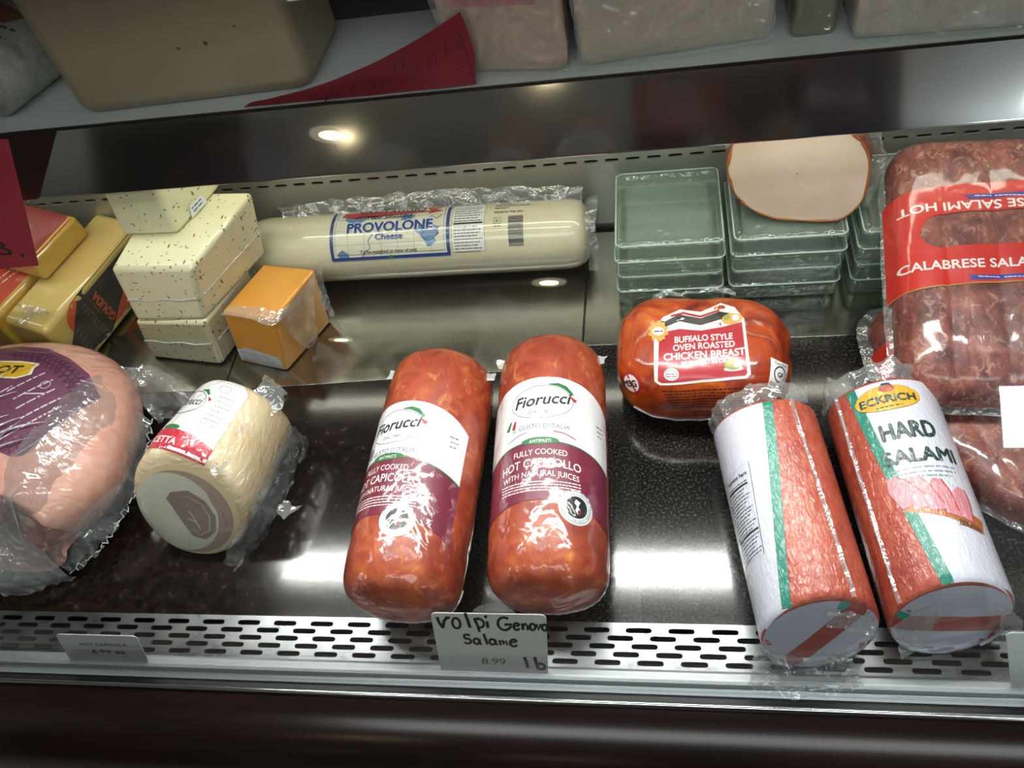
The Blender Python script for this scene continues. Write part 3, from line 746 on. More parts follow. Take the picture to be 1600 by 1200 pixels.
def glass_block(label, x, y, z, rz=0):
    t = thing('glass_block', label, 'glass block', (x, y, z), rz, 'stacked glass blocks')
    H, h = .0695, .058; prof = []
    for zz, d in ((0, .006), (.0015, .002), (.004, 0), (.022, 0), (.025, .0022), (.0270, .0026), (.0285, -.0008), (.0300, -.0008), (.0315, .0026), (.034, .0022), (.036, 0), (.054, 0), (.0565, .002), (.058, .006)): prof.append((zz, d))
    rings = [rsq(H-.014, .006, .004), rsq(H-.011, .007, .0)]+[rsq(H-d, .008, zz) for zz, d in prof]+[rsq(H-.009, .007, .058), rsq(H-.013, .006, .0545)]
    fin(loft(rings), 'glass_shell', GLASS, t, sharp=35)
    inn = loft([rsq(H-.016, .010, .010), rsq(H-.014, .010, .013), rsq(H-.014, .010, .045), rsq(H-.016, .010, .048)]); fin(inn, 'inner_cavity', GLASS, t, sharp=35)
    for zz, d, nm in ((.0295, -.0006, 'middle_seam'), (.0562, .0020, 'top_rim')):
        p = rsq(H-d, .008, zz); fin(tube(p+[p[0]], .0011, 6), nm, SEAMG, t)
    return t
gx = (.0705, .2185, .372)
for i, x in enumerate(gx):
    lo = ['clear green glass block under the empty-topped glass block', 'clear green glass block in the lower layer below the roasted turkey half', 'clear green glass block in the lower layer under the rear of the salami packs'][i]
    hi = ['clear green glass block with bare rippled top beside the roasted turkey', 'clear green glass block carrying the roasted turkey half', 'clear green glass block directly under the rear of the upper salami pack'][i]
    glass_block(lo, x, .0705, ZT); glass_block(hi, x, .0705, ZT+.058)
ZG = ZT+.116

# ------------------------------------------------------------------ turkey half on the glass block
def turkey():
    t = thing('turkey_breast', 'film-wrapped roasted turkey breast half, pale cut face forward, on a glass block', 'deli meat', (.222, .030, ZG), radians(-7))
    W_, H_ = .084, .112
    def outline(k, n=80):
        P = []
        for j in range(n):
            a = 2*pi*j/n; c, s = cos(a), sin(a)
            x = W_*abs(c)**.80*(1 if c > 0 else -1); z = H_/2*abs(s)**.85*(1 if s > 0 else -1)
            z -= .010*(x/W_)*(1 if s < 0 else .6)
            P.append((x*k*(1+.02*nz(c*2, s*2, 3)), z*k))
        return P
    rings = []
    for i, (y, k) in enumerate(((0, .965), (.002, .99), (.006, 1.0), (.03, 1.02), (.06, .97), (.075, .88), (.084, .70), (.089, .40), (.090, .05))):
        rings.append([Vector((x, y+(z+H_/2)*.50*(1-y/.09), max(0, z*(1 if z > 0 else min(1, 1))+H_/2-.0015))) for x, z in outline(k)])
    bm = bmesh.new(); R = [[bm.verts.new(p) for p in r] for r in rings]; n = len(R[0])
    for i in range(len(R)-1):
        for j in range(n): bm.faces.new((R[i][j], R[i][(j+1) % n], R[i+1][(j+1) % n], R[i+1][j]))
    mt = Mat('roast_turkey_skin'); a = mt.noise(30, detail=5, dist=.6); mt.set(color=mt.ramp(a, [(.35, '6d2c10'), (.52, '9a4a1e'), (.7, 'b9783e')]), rough=.45); wrapped(mt, 'loose'); fin(bm, 'roasted_skin', mt.m, t)
    bm = bmesh.new(); fr = []
    for k in (1, .93, .85, .6, .3, .01):
        fr.append([Vector((x*.968, -.0008-.004*(1-k**2)+(z+H_/2)*.50, max(.0005, z+H_/2-.0015))) for x, z in outline(k)])
    bm = loft(fr, cap=False)
    mt = Mat('turkey_cut_face'); a = mt.noise(12, detail=4); b = mt.noise(5, detail=2)
    mt.set(color=mt.mix(mt.ramp(b, [(.4, '000000'), (.65, '808080')]), mt.ramp(a, [(.3, 'cbb49e'), (.6, 'd8c6b4')]), 'd9c6aa'), rough=.45, sss=.1, sscale=.01); wrapped(mt, 'flat', .6); fin(bm, 'cut_face', mt.m, t, label='pale sliced face')
    # browned rim of the slice
    pts = [Vector((x*.972, -.0006+(z+H_/2)*.50, max(.001, z+H_/2-.0015))) for x, z in outline(1)]
    pts = pts+[pts[0]]; fin(tube(pts, [.0014+.0016*nz(i*.35, 2, 1) for i in range(len(pts))], 8), 'browned_rim', simple('browned_rim', '9c5a24', .45), t)
    fin(film_sheet([[(.03, .06, H_+.002), (.065, .055, .098), (.086, .04, .055), (.080, .02, .012)], [(.05, .050, H_+.010), (.080, .040, .105), (.095, .035, .06), (.090, .020, .006)], [(.066, .060, H_+.008), (.090, .050, .100), (.102, .045, .05), (.097, .035, .005)]], 36, 14, .006, 55, 9), 'film_bunch', FILM_HAZY, t)
    fin(film_sheet([[(-.085, .045, .075), (-.05, .060, H_-.004), (.0, .062, H_+.002)], [(-.090, .055, .082), (-.055, .072, H_+.004), (0, .075, H_+.008)]], 24, 5, .003, 60, 5), 'film_fold', FILM, t)
turkey()
# ------------------------------------------------------------------ herb cheese blocks
def herb_mat():
    mt = Mat('herb_cheese'); a = mt.noise(6, detail=3)
    col = mt.ramp(a, [(.3, 'd5d1a8'), (.7, 'dedab6')])
    for i, (sc, st, rot, c, th) in enumerate(((105, (1, .42, 1.6), (.3, .5, .6), '3f4218', .11), (98, (1.5, 1, .45), (.9, .2, 2.1), '54501f', .11), (90, (1, 1.3, .8), (0, 1, 1), '7a2a16', .075), (120, (.5, 1.4, 1.4), (1.5, .7, .2), '2c2a14', .10))):
        v = mt.voro(sc, st, rot=rot); d = mt.math('LESS_THAN', v.outputs['Distance'], th*1.6)
        sp = mt.n('ShaderNodeSeparateColor'); mt.link(v.outputs['Color'], sp.inputs[0]); k = mt.math('GREATER_THAN', sp.outputs[0], .62)
        col = mt.mix(mt.math('MULTIPLY', mt.math('MULTIPLY', d, k), .85), col, c)
    mt.set(color=col, rough=.45, sss=.06, sscale=.008); wrapped(mt, 'flat', .8); return mt.m
HERB = herb_mat()
def herb(label, bot, top, z0, z1, seam=None, sticker=None):
    cx = sum(p[0] for p in bot)/len(bot); cy = sum(p[1] for p in bot)/len(bot)
    L = lambda pts: [(p[0]-cx, p[1]-cy) for p in pts]
    t = thing('herb_cheese_block', label, 'cheese', (cx, cy, z0), 0, 'stacked herb cheese blocks')
    bm = prism(L(bot), L(top), 0, z1-z0, .007, 5, 0); fin(bm, 'cheese', HERB, t, sharp=60)
    if seam:
        b, tp = L(bot), L(top); k = seam; q = [Vector((b[i][0]+(tp[i][0]-b[i][0])*k, b[i][1]+(tp[i][1]-b[i][1])*k, (z1-z0)*k)) for i in (0, 1, 2)]
        pts = [q[0]+(q[1]-q[0])*(.03+.94*i/24)+Vector((0, -.0004, .0016*sin(i*.6))) for i in range(25)]
        pts += [q[1]+(q[2]-q[1])*(.03+.94*i/12)+Vector((.0006, 0, -.002*i/12)) for i in range(1, 13)]
        fin(tube(pts, .0010, 6), 'film_seam', FILM_EDGE, t)
    if sticker:
        d = Decal([ink('dfe3ea'), ink('3a4f8a')]); d.poly([(-.012, -.022), (.022, -.022), (.018, -.008), (-.004, -.006)], 0, 0)
        for i in range(2): d.tiny(-.004, -.018+i*.005, .016, .003, 1, 1, i)
        d.build('price_sticker', sticker(cx, cy, z0), t, step=0)
    return t
herb('herb-flecked cheese block at the bottom of its stack, on the steel tray', [(-.698, -.057), (-.575, -.077), (-.536, .030), (-.660, .050)], [(-.664, -.068), (-.555, -.075), (-.514, .020), (-.632, .045)], ZT, .0995, seam=.50)
herb('herb-flecked cheese block in the middle of its stack', [(-.660, -.068), (-.555, -.071), (-.494, .045), (-.632, .060)], [(-.652, -.052), (-.532, -.060), (-.484, .078), (-.637, .090)], .0998, .190, seam=.42)
herb('herb-flecked cheese block topmost of its stack, under the shelf trim', [(-.654, .006), (-.570, .003), (-.533, .092), (-.650, .100)], [(-.656, .030), (-.578, .026), (-.542, .105), (-.652, .115)], .1902, .257, sticker=lambda cx, cy, z0: planar_map(None, (-.5555-cx, .0415-cy, .024), (.037, .089, 0), (-.10, .05, 1), (.089, -.037, .10)))

# ------------------------------------------------------------------ orange cheddar block
def cheddar():
    B = [(-.549, -.070), (-.470, -.091), (-.422, -.004), (-.500, .017)]; T = [(-.534, -.058), (-.452, -.079), (-.412, .010), (-.494, .026)]
    cx, cy = -.484, -.034; L = lambda pts: [(p[0]-cx, p[1]-cy) for p in pts]
    t = thing('cheddar_block', 'orange cheddar block in clear film beside the herb cheese stack', 'cheese', (cx, cy, ZT))
    mt = Mat('orange_cheddar'); a = mt.noise(8, detail=4)
    mt.set(color=mt.ramp(a, [(.3, 'd08a2c'), (.7, 'dc9a3a')]), rough=.45, sss=.08, sscale=.01); wrapped(mt, 'flat', .7)
    bm = prism(L(B), L(T), 0, .1, .0045, 4); bv = BVHTree.FromBMesh(bm); fin(bm, 'cheese', mt.m, t, sharp=60)
    f = Vector((B[1][0]-B[0][0], B[1][1]-B[0][1], 0)).normalized(); mid = Vector((-.5085-cx, -.079-cy, .013))
    d = Decal([ink('c7c9cc', 'cling'), ink('5a5f66', 'cling')]); d.poly([(-.037, -.012), (.037, -.010), (.036, .013), (.005, .018), (-.020, .020), (-.036, .013)], 0, 0)
    for i in range(6): d.tiny(-.031, -.007+i*.0035, .031-.003*i, .0016, 1, 1, i)
    d.build('price_label', planar_map(bv, mid, f, (0, 0, 1), (f.y, -f.x, 0)), t, step=.01)
    # folded film over the top edge and down the right face
    v = lambda x, y, z: (x-cx, y-cy, z)
    fin(film_sheet([[v(-.534, -.064, .100), v(-.49, -.074, .101), v(-.452, -.085, .098), v(-.430, -.048, .090)], [v(-.520, -.050, .1015), v(-.48, -.056, .102), v(-.444, -.064, .1025), v(-.415, -.018, .102)]], 40, 6, .0015, 90, 2), 'film_fold', FILM_HAZY, t)
    fin(film_sheet([[v(-.449, -.070, .095), v(-.446, -.070, .05), v(-.445, -.058, .010)], [v(-.430, -.036, .096), v(-.431, -.040, .05), v(-.440, -.052, .006)], [v(-.4095, .004, .103), v(-.424, -.022, .055), v(-.434, -.036, .002)]], 24, 10, .002, 80, 7), 'film_fold', FILM, t)
    fin(film_sheet([[v(-.412, .008, .104), v(-.418, -.002, .060), v(-.421, -.006, .01)], [v(-.404, .014, .108), v(-.410, .004, .060), v(-.415, .0, .008)]], 20, 4, .003, 80, 8), 'film_flap', FILM_HAZY, t)
cheddar()

# ------------------------------------------------------------------ gouda bar and the red-labelled cheeses at the far left
def gouda():
    ang = radians(71.5); ca, sa = cos(ang), sin(ang)
    t = thing('gouda_bar', 'long yellow gouda bar with black and orange label left of the herb cheese', 'cheese', (-.806, .040, ZT), ang)
    hl, hw, h = .112, .0440, .1
    mt = Mat('gouda_yellow'); a = mt.noise(9, detail=3); mt.set(color=mt.ramp(a, [(.3, 'd2b25e'), (.7, 'dcc47c')]), rough=.4, sss=.08, sscale=.01); wrapped(mt, 'flat')
    bm = prism([(-hl, -hw), (hl, -hw), (hl, hw), (-hl, hw)], [(-hl, -hw), (hl, -hw), (hl, hw), (-hl, hw)], 0, h, .010, 5); bv = BVHTree.FromBMesh(bm); fin(bm, 'cheese', mt.m, t, sharp=60)
    # right face = local -y.  label x runs towards the back, label y runs up
    d = Decal([ink('2b2825', 'flat'), ink('d25a2a', 'flat'), ink('5f564a', 'flat'), ink('b8421c', 'flat')])
    d.poly([(-.040, .0465), (.095, .0465), (.095, .034), (.010, -.016), (-.045, -.048), (-.108, -.048), (-.108, -.010), (-.082, .010)], 0, 0)
    d.poly([(-.040, .0465), (-.056, .0455), (-.068, .041), (-.077, .032), (-.081, .020), (-.082, .010)], 1, 0)
    d.poly([(.010, -.016), (.050, .0078), (.030, -.022), (.002, -.048), (-.045, -.048)], 1, 0)
    d.text('GOUDA', -.014, -.001, .0170, 1, 2, width=.056, bold=.03, rot=pi/2); d.text('CASTELLO', -.039, -.008, .0155, 2, 2, width=.072, bold=.02, rot=pi/2)
    d.tiny(-.030, .000, -.004, .0026, 3, 2, 2, rot=pi/2, ox=-.030, oy=0)
    for i in range(5): d.poly([(-.092+i*.003, -.036+i*.010), (-.078+i*.002, -.032+i*.010), (-.072+i*.002, -.026+i*.009), (-.088+i*.003, -.030+i*.010)], 2, 2)
    d.build('label', planar_map(bv, (0, -hw, .050), (1, 0, 0), (0, 0, 1), (0, -1, 0)), t, step=.012)
    fin(film_sheet([[(-hl+.004, -hw, .085), (-hl+.002, 0, .1), (-hl+.004, hw-.004, .09)], [(-hl+.03, -hw+.004, .100), (-hl+.035, 0, .1015), (-hl+.03, hw-.006, .100)]], 24, 6, .0018, 80, 3), 'film_fold', FILM_HAZY, t)
gouda()
def red_cheese(label, loc, ang, hl, hw, h, seed, rx=0):
    t = thing('labelled_cheese', label, 'cheese', loc, rot=(rx, 0, ang), group='red-labelled cheeses at the far left')
    mt = Mat('yellow_cheese'); a = mt.noise(9, detail=3); mt.set(color=mt.ramp(a, [(.3, 'c79a34'), (.7, 'd6b455')]), rough=.4); wrapped(mt, 'flat')
    P = [(-hl, -hw), (hl, -hw), (hl, hw), (-hl, hw)]; bm = prism(P, P, 0, h, .008, 4); bv = BVHTree.FromBMesh(bm); fin(bm, 'cheese', mt.m, t, sharp=60)
    d = Decal([ink('c23a22', 'flat'), ink('b9ab98', 'flat'), ink('8d1f26', 'flat'), ink('8a5a3e', 'flat'), ink('e0d4c4', 'flat')])
    if seed == 1:
        d.poly([(-hl+.022, -hw+.002), (hl-.004, -hw+.002), (hl-.004, hw-.004), (-hl+.030, hw-.004)], 0, 0)
        d.poly([(.030, -hw+.002), (hl-.004, -hw+.002), (hl-.004, 0.01), (.045, .0)], 4, 1)
        for i in range(2): d.tiny(-.058, -.018+i*.012, .02, .0045, 4, 2, i+3, rot=-.3, ox=-.03, oy=0)
    else:
        d.poly([(-hl+.004, -hw+.004), (hl-.004, -hw+.004), (hl-.004, hw-.004), (-hl+.004, hw-.004)], 2, 0)
        d.poly([(-hl+.004, -hw+.004), (-hl+.050, -hw+.004), (-hl+.035, hw-.004), (-hl+.004, hw-.004)], 0, 1)
        d.poly([(-hl+.050, -hw+.004), (-hl+.092, -hw+.004), (-hl+.080, hw-.004), (-hl+.035, hw-.004)], 1, 2)
        d.poly([(-hl+.11, -.02), (-hl+.14, -.024), (-hl+.138, .012), (-hl+.112, .02)], 3, 2)
        for i in range(2): d.tiny(-.030, -.004+i*.008, .034, .004, 3, 3, i, rot=pi/2-.3, ox=-hl+.066, oy=0)
    d.build('label', planar_map(bv, (0, 0, h), (1, 0, 0), (0, 1, 0), (0, 0, 1)), t, step=.012)
red_cheese('yellow cheese with torn red label, left of the gouda bar', (-.925, .045, ZT), radians(71.5), .085, .062, .100, 1)
red_cheese('yellow cheese with pale, orange and dark red label stripes, stacked highest behind the gouda bar', (-.905, .094, .1025), radians(-20), .095, .050, .040, 2)

# ------------------------------------------------------------------ ham half with purple label
def ham():
    cx, cy = -.805, -.250
    t = thing('ham_half', 'large pink ham half with purple label in wrinkled clear film', 'deli meat', (cx, cy, 0), 0)
    A = Vector((0, -.142, 0)); nrm_ = Vector((-.16, -.90, .42)).normalized()
    def cut(p):
        d = (p-A).dot(nrm_)
        if d > 0: p = p+Vector((0, d/abs(nrm_.y), 0))
        return p
    dfm = lambda d: 1+.03*nz(d.x*9+2, d.y*9, d.z*9)
    bm = superell((0, 0, .068), (.178, .158, .075), 2.5, 150, 90, dfm, cut); bv = BVHTree.FromBMesh(bm)
    mt = Mat('ham_pink'); a = mt.noise(10, detail=4); b = mt.noise(80, detail=3)
    mt.set(color=mt.mix(.25, mt.ramp(a, [(.3, 'd09684'), (.7, 'dcae9c')]), mt.ramp(b, [(.4, 'c07a6c'), (.7, 'e0b0a0')])), rough=.5, sss=.08, sscale=.01)
    wrapped(mt, 'loose'); fin(bm, 'meat', mt.m, t, sharp=70)
    # cut face
    d = Decal([0]); mt2 = Mat('ham_cut'); c = mt2.noise(45, detail=5, rough=.7); mt2.set(color=mt2.ramp(c, [(.35, '8e625c'), (.55, 'a87a72'), (.75, 'c4a096')]), rough=.35, sss=.05, sscale=.01); wrapped(mt2, 'loose')
    d.mats = [mt2.m]
    pts = []
    for i in range(48):
        a_ = 2*pi*i/48; pts.append((.135*abs(cos(a_))**.8*(1 if cos(a_) > 0 else -1)+.0, .066+.064*abs(sin(a_))**.9*(1 if sin(a_) > 0 else -1)))
    ux = Vector((.99, -.115, 0)).normalized(); uy = nrm_.cross(ux).normalized(); uy = uy if uy.z > 0 else -uy
    d.poly(pts, 0, 0); d.build('cut_face', planar_map(bv, A, ux, uy, nrm_), t, step=.012, off=.0008, label='greyish pink cut face')
    k = 'loose'; C = [ink(x, k) for x in ('6e4057', '4a2640', 'd8b02c', 'cfc4cc', '3a2410', 'efe6c8')]
    # label in plan coordinates relative to the ham
    P = lambda x, y: (x-cx, y-cy)
    lab_ = [P(-.93, -.150), P(-.86, -.128), P(-.80, -.122), P(-.755, -.128), P(-.715, -.146), P(-.680, -.170), P(-.654, -.203), P(-.664, -.224), P(-.708, -.298), P(-.722, -.302), P(-.80, -.275), P(-.93, -.27)]
    d = Decal(C); d.poly(lab_, 0, 0)
    # woven lattice border along the upper right edge
    edge = [P(-.80, -.128), P(-.755, -.134), P(-.716, -.152), P(-.684, -.175), P(-.660, -.205)]
    for i in range(len(edge)-1):
        a_, b_ = Vector(edge[i]), Vector(edge[i+1]); dd = (b_-a_); L = dd.length; dd.normalize(); q = Vector((-dd.y, dd.x)); q = -q if q.y > 0 else q
        m = max(3, int(L/.008))
        for j in range(m):
            s = a_+dd*(L*j/m); d.line([s, s+dd*.014+q*.022], .0016, 1, 1); d.line([s+dd*.014, s+q*.022], .0016, 1, 1)
        d.line([a_+q*.006, b_+q*.006], .0012, 1, 1); d.line([a_+q*.014, b_+q*.014], .0012, 1, 1)
    for s in range(4):
        o = Vector(P(-.735, -.285))+Vector((.007*s, .006*s)); d.line([o, o+Vector((.010, -.012))], .0016, 1, 1); d.line([o+Vector((.010, 0)), o+Vector((0, -.012))], .0016, 1, 1)
    bx, by = P(-.806, -.170)
    d.poly([(bx-.060, by-.012), (bx+.040, by-.018), (bx+.058, by-.010), (bx+.056, by+.002), (bx+.060, by+.010), (bx+.030, by+.014), (bx-.060, by+.018)], 5, 1)
    d.poly([(bx-.060, by-.010), (bx+.040, by-.0155), (bx+.054, by-.009), (bx+.052, by+.002), (bx+.055, by+.008), (bx+.030, by+.0115), (bx-.060, by+.016)], 2, 2)
    d.text('COT', bx+.012, by-.008, .019, 4, 3, width=.052, bold=.03, shear=.2, rot=-.02)
    for i, (x, y, L) in enumerate(((-.766, -.210, .05), (-.752, -.222, .05), (-.742, -.236, .05), (-.730, -.250, .05), (-.724, -.262, .05), (-.80, -.235, .05))):
        o = P(x, y); d.tiny(o[0], o[1], o[0]+L, .0038, 3, 2, i, rot=.75, ox=o[0], oy=o[1])
    o = P(-.722, -.196); d.ring(o[0], o[1], .0062, .0062, .0010, 3, 2); d.line([(o[0]-.022, o[1]-.016), (o[0]+.006, o[1]-.014)], .002, 3, 2)
    d.build('label', planar_map(bv, (0, 0, .13), (1, 0, 0), (0, 1, 0), (0, 0, 1)), t, step=.010, off=.0008)
    # loose outer bag: fold over the right shoulder, frilled hem, long tail towards the pancetta
    def on(x, y, lift): 
        h = bv.ray_cast(Vector((x, y, .4)), Vector((0, 0, -1))); return Vector((x, y, (h[0].z if h[0] else 0)+lift))
    r0 = [on(.135, .085, .004), on(.118, .04, .005), on(.105, -.01, .005), on(.085, -.06, .006), on(.06, -.115, .006), on(.02, -.135, .006)]
    r1 = [on(.160, .060, .008), on(.155, .02, .008), on(.147, -.03, .008), on(.130, -.075, .010), on(.105, -.105, .010), on(.06, -.125, .010)]
    r2 = [Vector((.186, .050, .050)), Vector((.190, .0, .042)), Vector((.188, -.055, .036)), Vector((.176, -.095, .030)), Vector((.158, -.125, .022)), Vector((.120, -.150, .012))]
    fin(film_sheet([r0, r1, r2], 80, 22, .006, 34, 12, frill=.0035, frill_f=60), 'film_bag', FILM_BAG, t)
    hem = []
    for q in range(5):
        for w in range(14):
            p = r2[q]+(r2[q+1]-r2[q])*(w/14); hem.append(p+Vector((.003*sin(q*14+w*1.9), .003*cos(w*2.3+q), .003*sin(w*1.3+q*2))))
    fin(tube(hem, .0008, 6), 'film_hem', FILM_EDGE, t)
    rnd = random.Random(12)
    cb = bmesh.new()
    for i in range(15):
        x0, y0 = rnd.uniform(-.02, .09), rnd.uniform(-.10, .06); a0 = rnd.uniform(.55, 1.05); L0 = rnd.uniform(.05, .12); k0 = rnd.uniform(-4, 4)
        pts = []
        for q in range(15):
            u = q/14*L0; x, y = x0+cos(a0+k0*u)*u, y0-.04+sin(a0+k0*u)*u
            if (abs(x)/.176)**2.5+(abs(y)/.15)**2.5 < .93: pts.append(on(x, y, .0055))
        if len(pts) > 5: tube(pts, [.0002+.0011*sin(pi*j/(len(pts)-1))**2 for j in range(len(pts))], 6, 0, cb)
    fin(cb, 'film_crease', FILM_EDGE, t)
    fin(film_sheet([[(.120, .120, .085), (.17, .130, .060), (.215, .108, .045), (.262, .078, .030)], [(.150, .090, .060), (.19, .100, .066), (.225, .085, .050), (.268, .066, .034)], [(.176, .060, .025), (.195, .080, .012), (.225, .072, .008), (.270, .052, .008)]], 60, 22, .007, 42, 5, frill=.003, frill_f=50), 'film_tail', FILM_HAZY, t)
    fin(film_sheet([[on(-.02, -.10, .004), on(.03, -.115, .004), on(.08, -.115, .004)], [Vector((-.02, -.165, .03)), Vector((.05, -.168, .035)), Vector((.115, -.148, .03))], [Vector((.03, -.178, .004)), Vector((.075, -.175, .006)), Vector((.125, -.152, .004))]], 40, 18, .004, 45, 21, frill=.002, frill_f=40), 'film_corner', FILM_HAZY, t)
ham()

# ------------------------------------------------------------------ rolled pancetta
def pancetta():
    R, L = .0745, .200; ang = radians(-17)
    t = thing('pancetta_roll', 'cling-wrapped pale pancetta roll, cut end forward, between ham and capicollo', 'deli meat', (-.522, -.382, 0), ang)
    dfm = lambda a, y: 1+.02*nz(cos(a)*1.5, sin(a)*1.5+4, y*9)-.16*max(0, (y-L*.35)/(L*.65))**1.5
    bm = log_mesh(R, L, p=18, q=2.3, n=110, m=90, deform=dfm, slant=(.22, .52)); bv = BVHTree.FromBMesh(bm)
    mt = Mat('pancetta_rind'); a = mt.noise(14, detail=4); b = mt.voro(40); sp = mt.math('LESS_THAN', b.outputs['Distance'], .10)
    mt.set(color=mt.mix(mt.math('MULTIPLY', sp, .7), mt.ramp(a, [(.3, 'bfa57c'), (.55, 'cdb894'), (.8, 'd9c9ac')]), '6a4a2a'), rough=.45, sss=.08, sscale=.01); wrapped(mt, 'cling'); fin(bm, 'rind', mt.m, t)
    m2 = Mat('pancetta_slice'); a = m2.noise(30, detail=4, dist=.6)
    C = [ink(x, 'flat') for x in ('c9b48e', 'bdb9a8', '9a8478', '83706a', 'a89a90')]
    d = Decal(C); d.ell(0, 0, R*.93, R*.93, 0, 0, 60); d.ell(-.002, -.002, R*.85, R*.85, 2, 1, 60); d.ell(-.012, -.002, R*.74, R*.80, 1, 2, 60)
    d.poly([(-.014, .030), (.010, .034), (.030, .020), (.040, -.002), (.036, -.026), (.020, -.040), (.004, -.036), (-.004, -.020), (-.010, -.006), (-.016, .008), (-.022, .020)], 3, 3)
    d.line([(.004, .026), (.024, .016), (.032, -.004), (.028, -.024), (.014, -.034), (.006, -.024)], [.001, .002, .0022, .002, .0018, .001], 4, 4)
    d.line([(.006, .004), (.012, -.010), (.016, -.024)], .0014, 1, 4); d.line([(.002, -.008), (.012, -.012)], .0014, 1, 4); d.poly([(.034, .030), (.050, .008), (.050, -.02), (.040, -.038), (.046, -.004)], 2, 3)
    d.build('cut_end', planar_map(bv, (0, .52*R, R*.97), (1, .22, 0), (0, .52, 1), (.22, -1, .52)), t, step=.008)
    k = 'cling'; C = [ink(x, k) for x in ('d6d6d6', 'b3283a', '1d6b39', '3b3b3f', 'f0e8e8', 'b02a30', '9ea4aa')]
    mp = radial_map(bv, R, lambda x, y: (x-.006, y))
    d = Decal(C); w0, w1 = -.084, .046
    d.poly([(w0, .082), (w1, .082), (w1, .180), (w1-.012, .190), (w0+.02, .190), (w0, .178)], 0, 0)
    N = 14
    for i in range(N):
        xa, xb = w0+(w1-w0)*i/N, w0+(w1-w0)*(i+1)/N; g = lambda x: .108-((x+.019)/.06)**2*.008
        d.poly([(xa, .080), (xb, .080), (xb, g(xb)), (xa, g(xa))], 1, 1)
    d.text('PANCETTA', -.034, .088, .0125, 4, 2, width=.070, bold=.01); d.ell(-.022, .1105, .016, .0035, 2, 2)
    d.ring(-.030, .150, .030, .018, .0008, 3, 2); d.text('Fiorucci', -.030, .146, .017, 3, 2, width=.048, shear=.22, bold=.006)
    d.line([(-.022, .1695), (-.010, .169), (-.002, .163)], [.001, .0048, .0030], 2, 2); d.line([(.0, .160), (.006, .155)], [.001, .0045], 5, 2)
    for i in range(8): d.tiny(.014, .116+i*.0068, .036, .0026, 6, 2, i, rot=0)
    d.ring(.014, .176, .009, .005, .0008, 6, 2)
    d.build('label', mp, t, step=.007)
    # cling film seam, tail and gathered far end
    fin(film_sheet([[(R*.60, .075, 1.78*R), (R*.62, .11, 1.77*R), (R*.60, .15, 1.70*R), (R*.5, .185, 1.60*R)], [(R*.70, .072, 1.70*R), (R*.74, .11, 1.66*R), (R*.70, .15, 1.6*R), (R*.58, .19, 1.52*R)]], 40, 5, .0015, 80, 4), 'film_seam', FILM_HAZY, t)
    fin(film_sheet([[(R*.97, -.002, R*.8), (R*1.03, .05, R*.9), (R*1.02, .10, R*1.0), (R*.92, .18, R)], [(R*1.01, .010, R*.4), (R*1.07, .05, R*.5), (R*1.08, .10, R*.5), (R*.95, .19, R*.5)], [(R*.75, .004, .006), (R*.92, .04, .006), (R*.98, .10, .010), (R*.80, .195, .008)]], 50, 14, .005, 55, 8), 'film_side', FILM, t)
    fin(film_sheet([[(R*1.1, .085, .03), (R*1.12, .105, .03)], [(R*1.32, .080, .034), (R*1.36, .100, .030)], [(R*1.50, .088, .040), (R*1.52, .104, .034)]], 12, 14, .004, 80, 3), 'film_tail', FILM_HAZY, t)
    fin(film_sheet([[(R*.3, L-.03, 1.72*R), (R*.75, L-.035, 1.4*R)], [(R*.45, L, 1.7*R), (R*.85, L-.01, 1.4*R)], [(R*.55, L+.012, 1.85*R), (R*.95, L+.004, 1.6*R)]], 16, 14, .005, 70, 13), 'film_tail', FILM_HAZY, t)
pancetta()

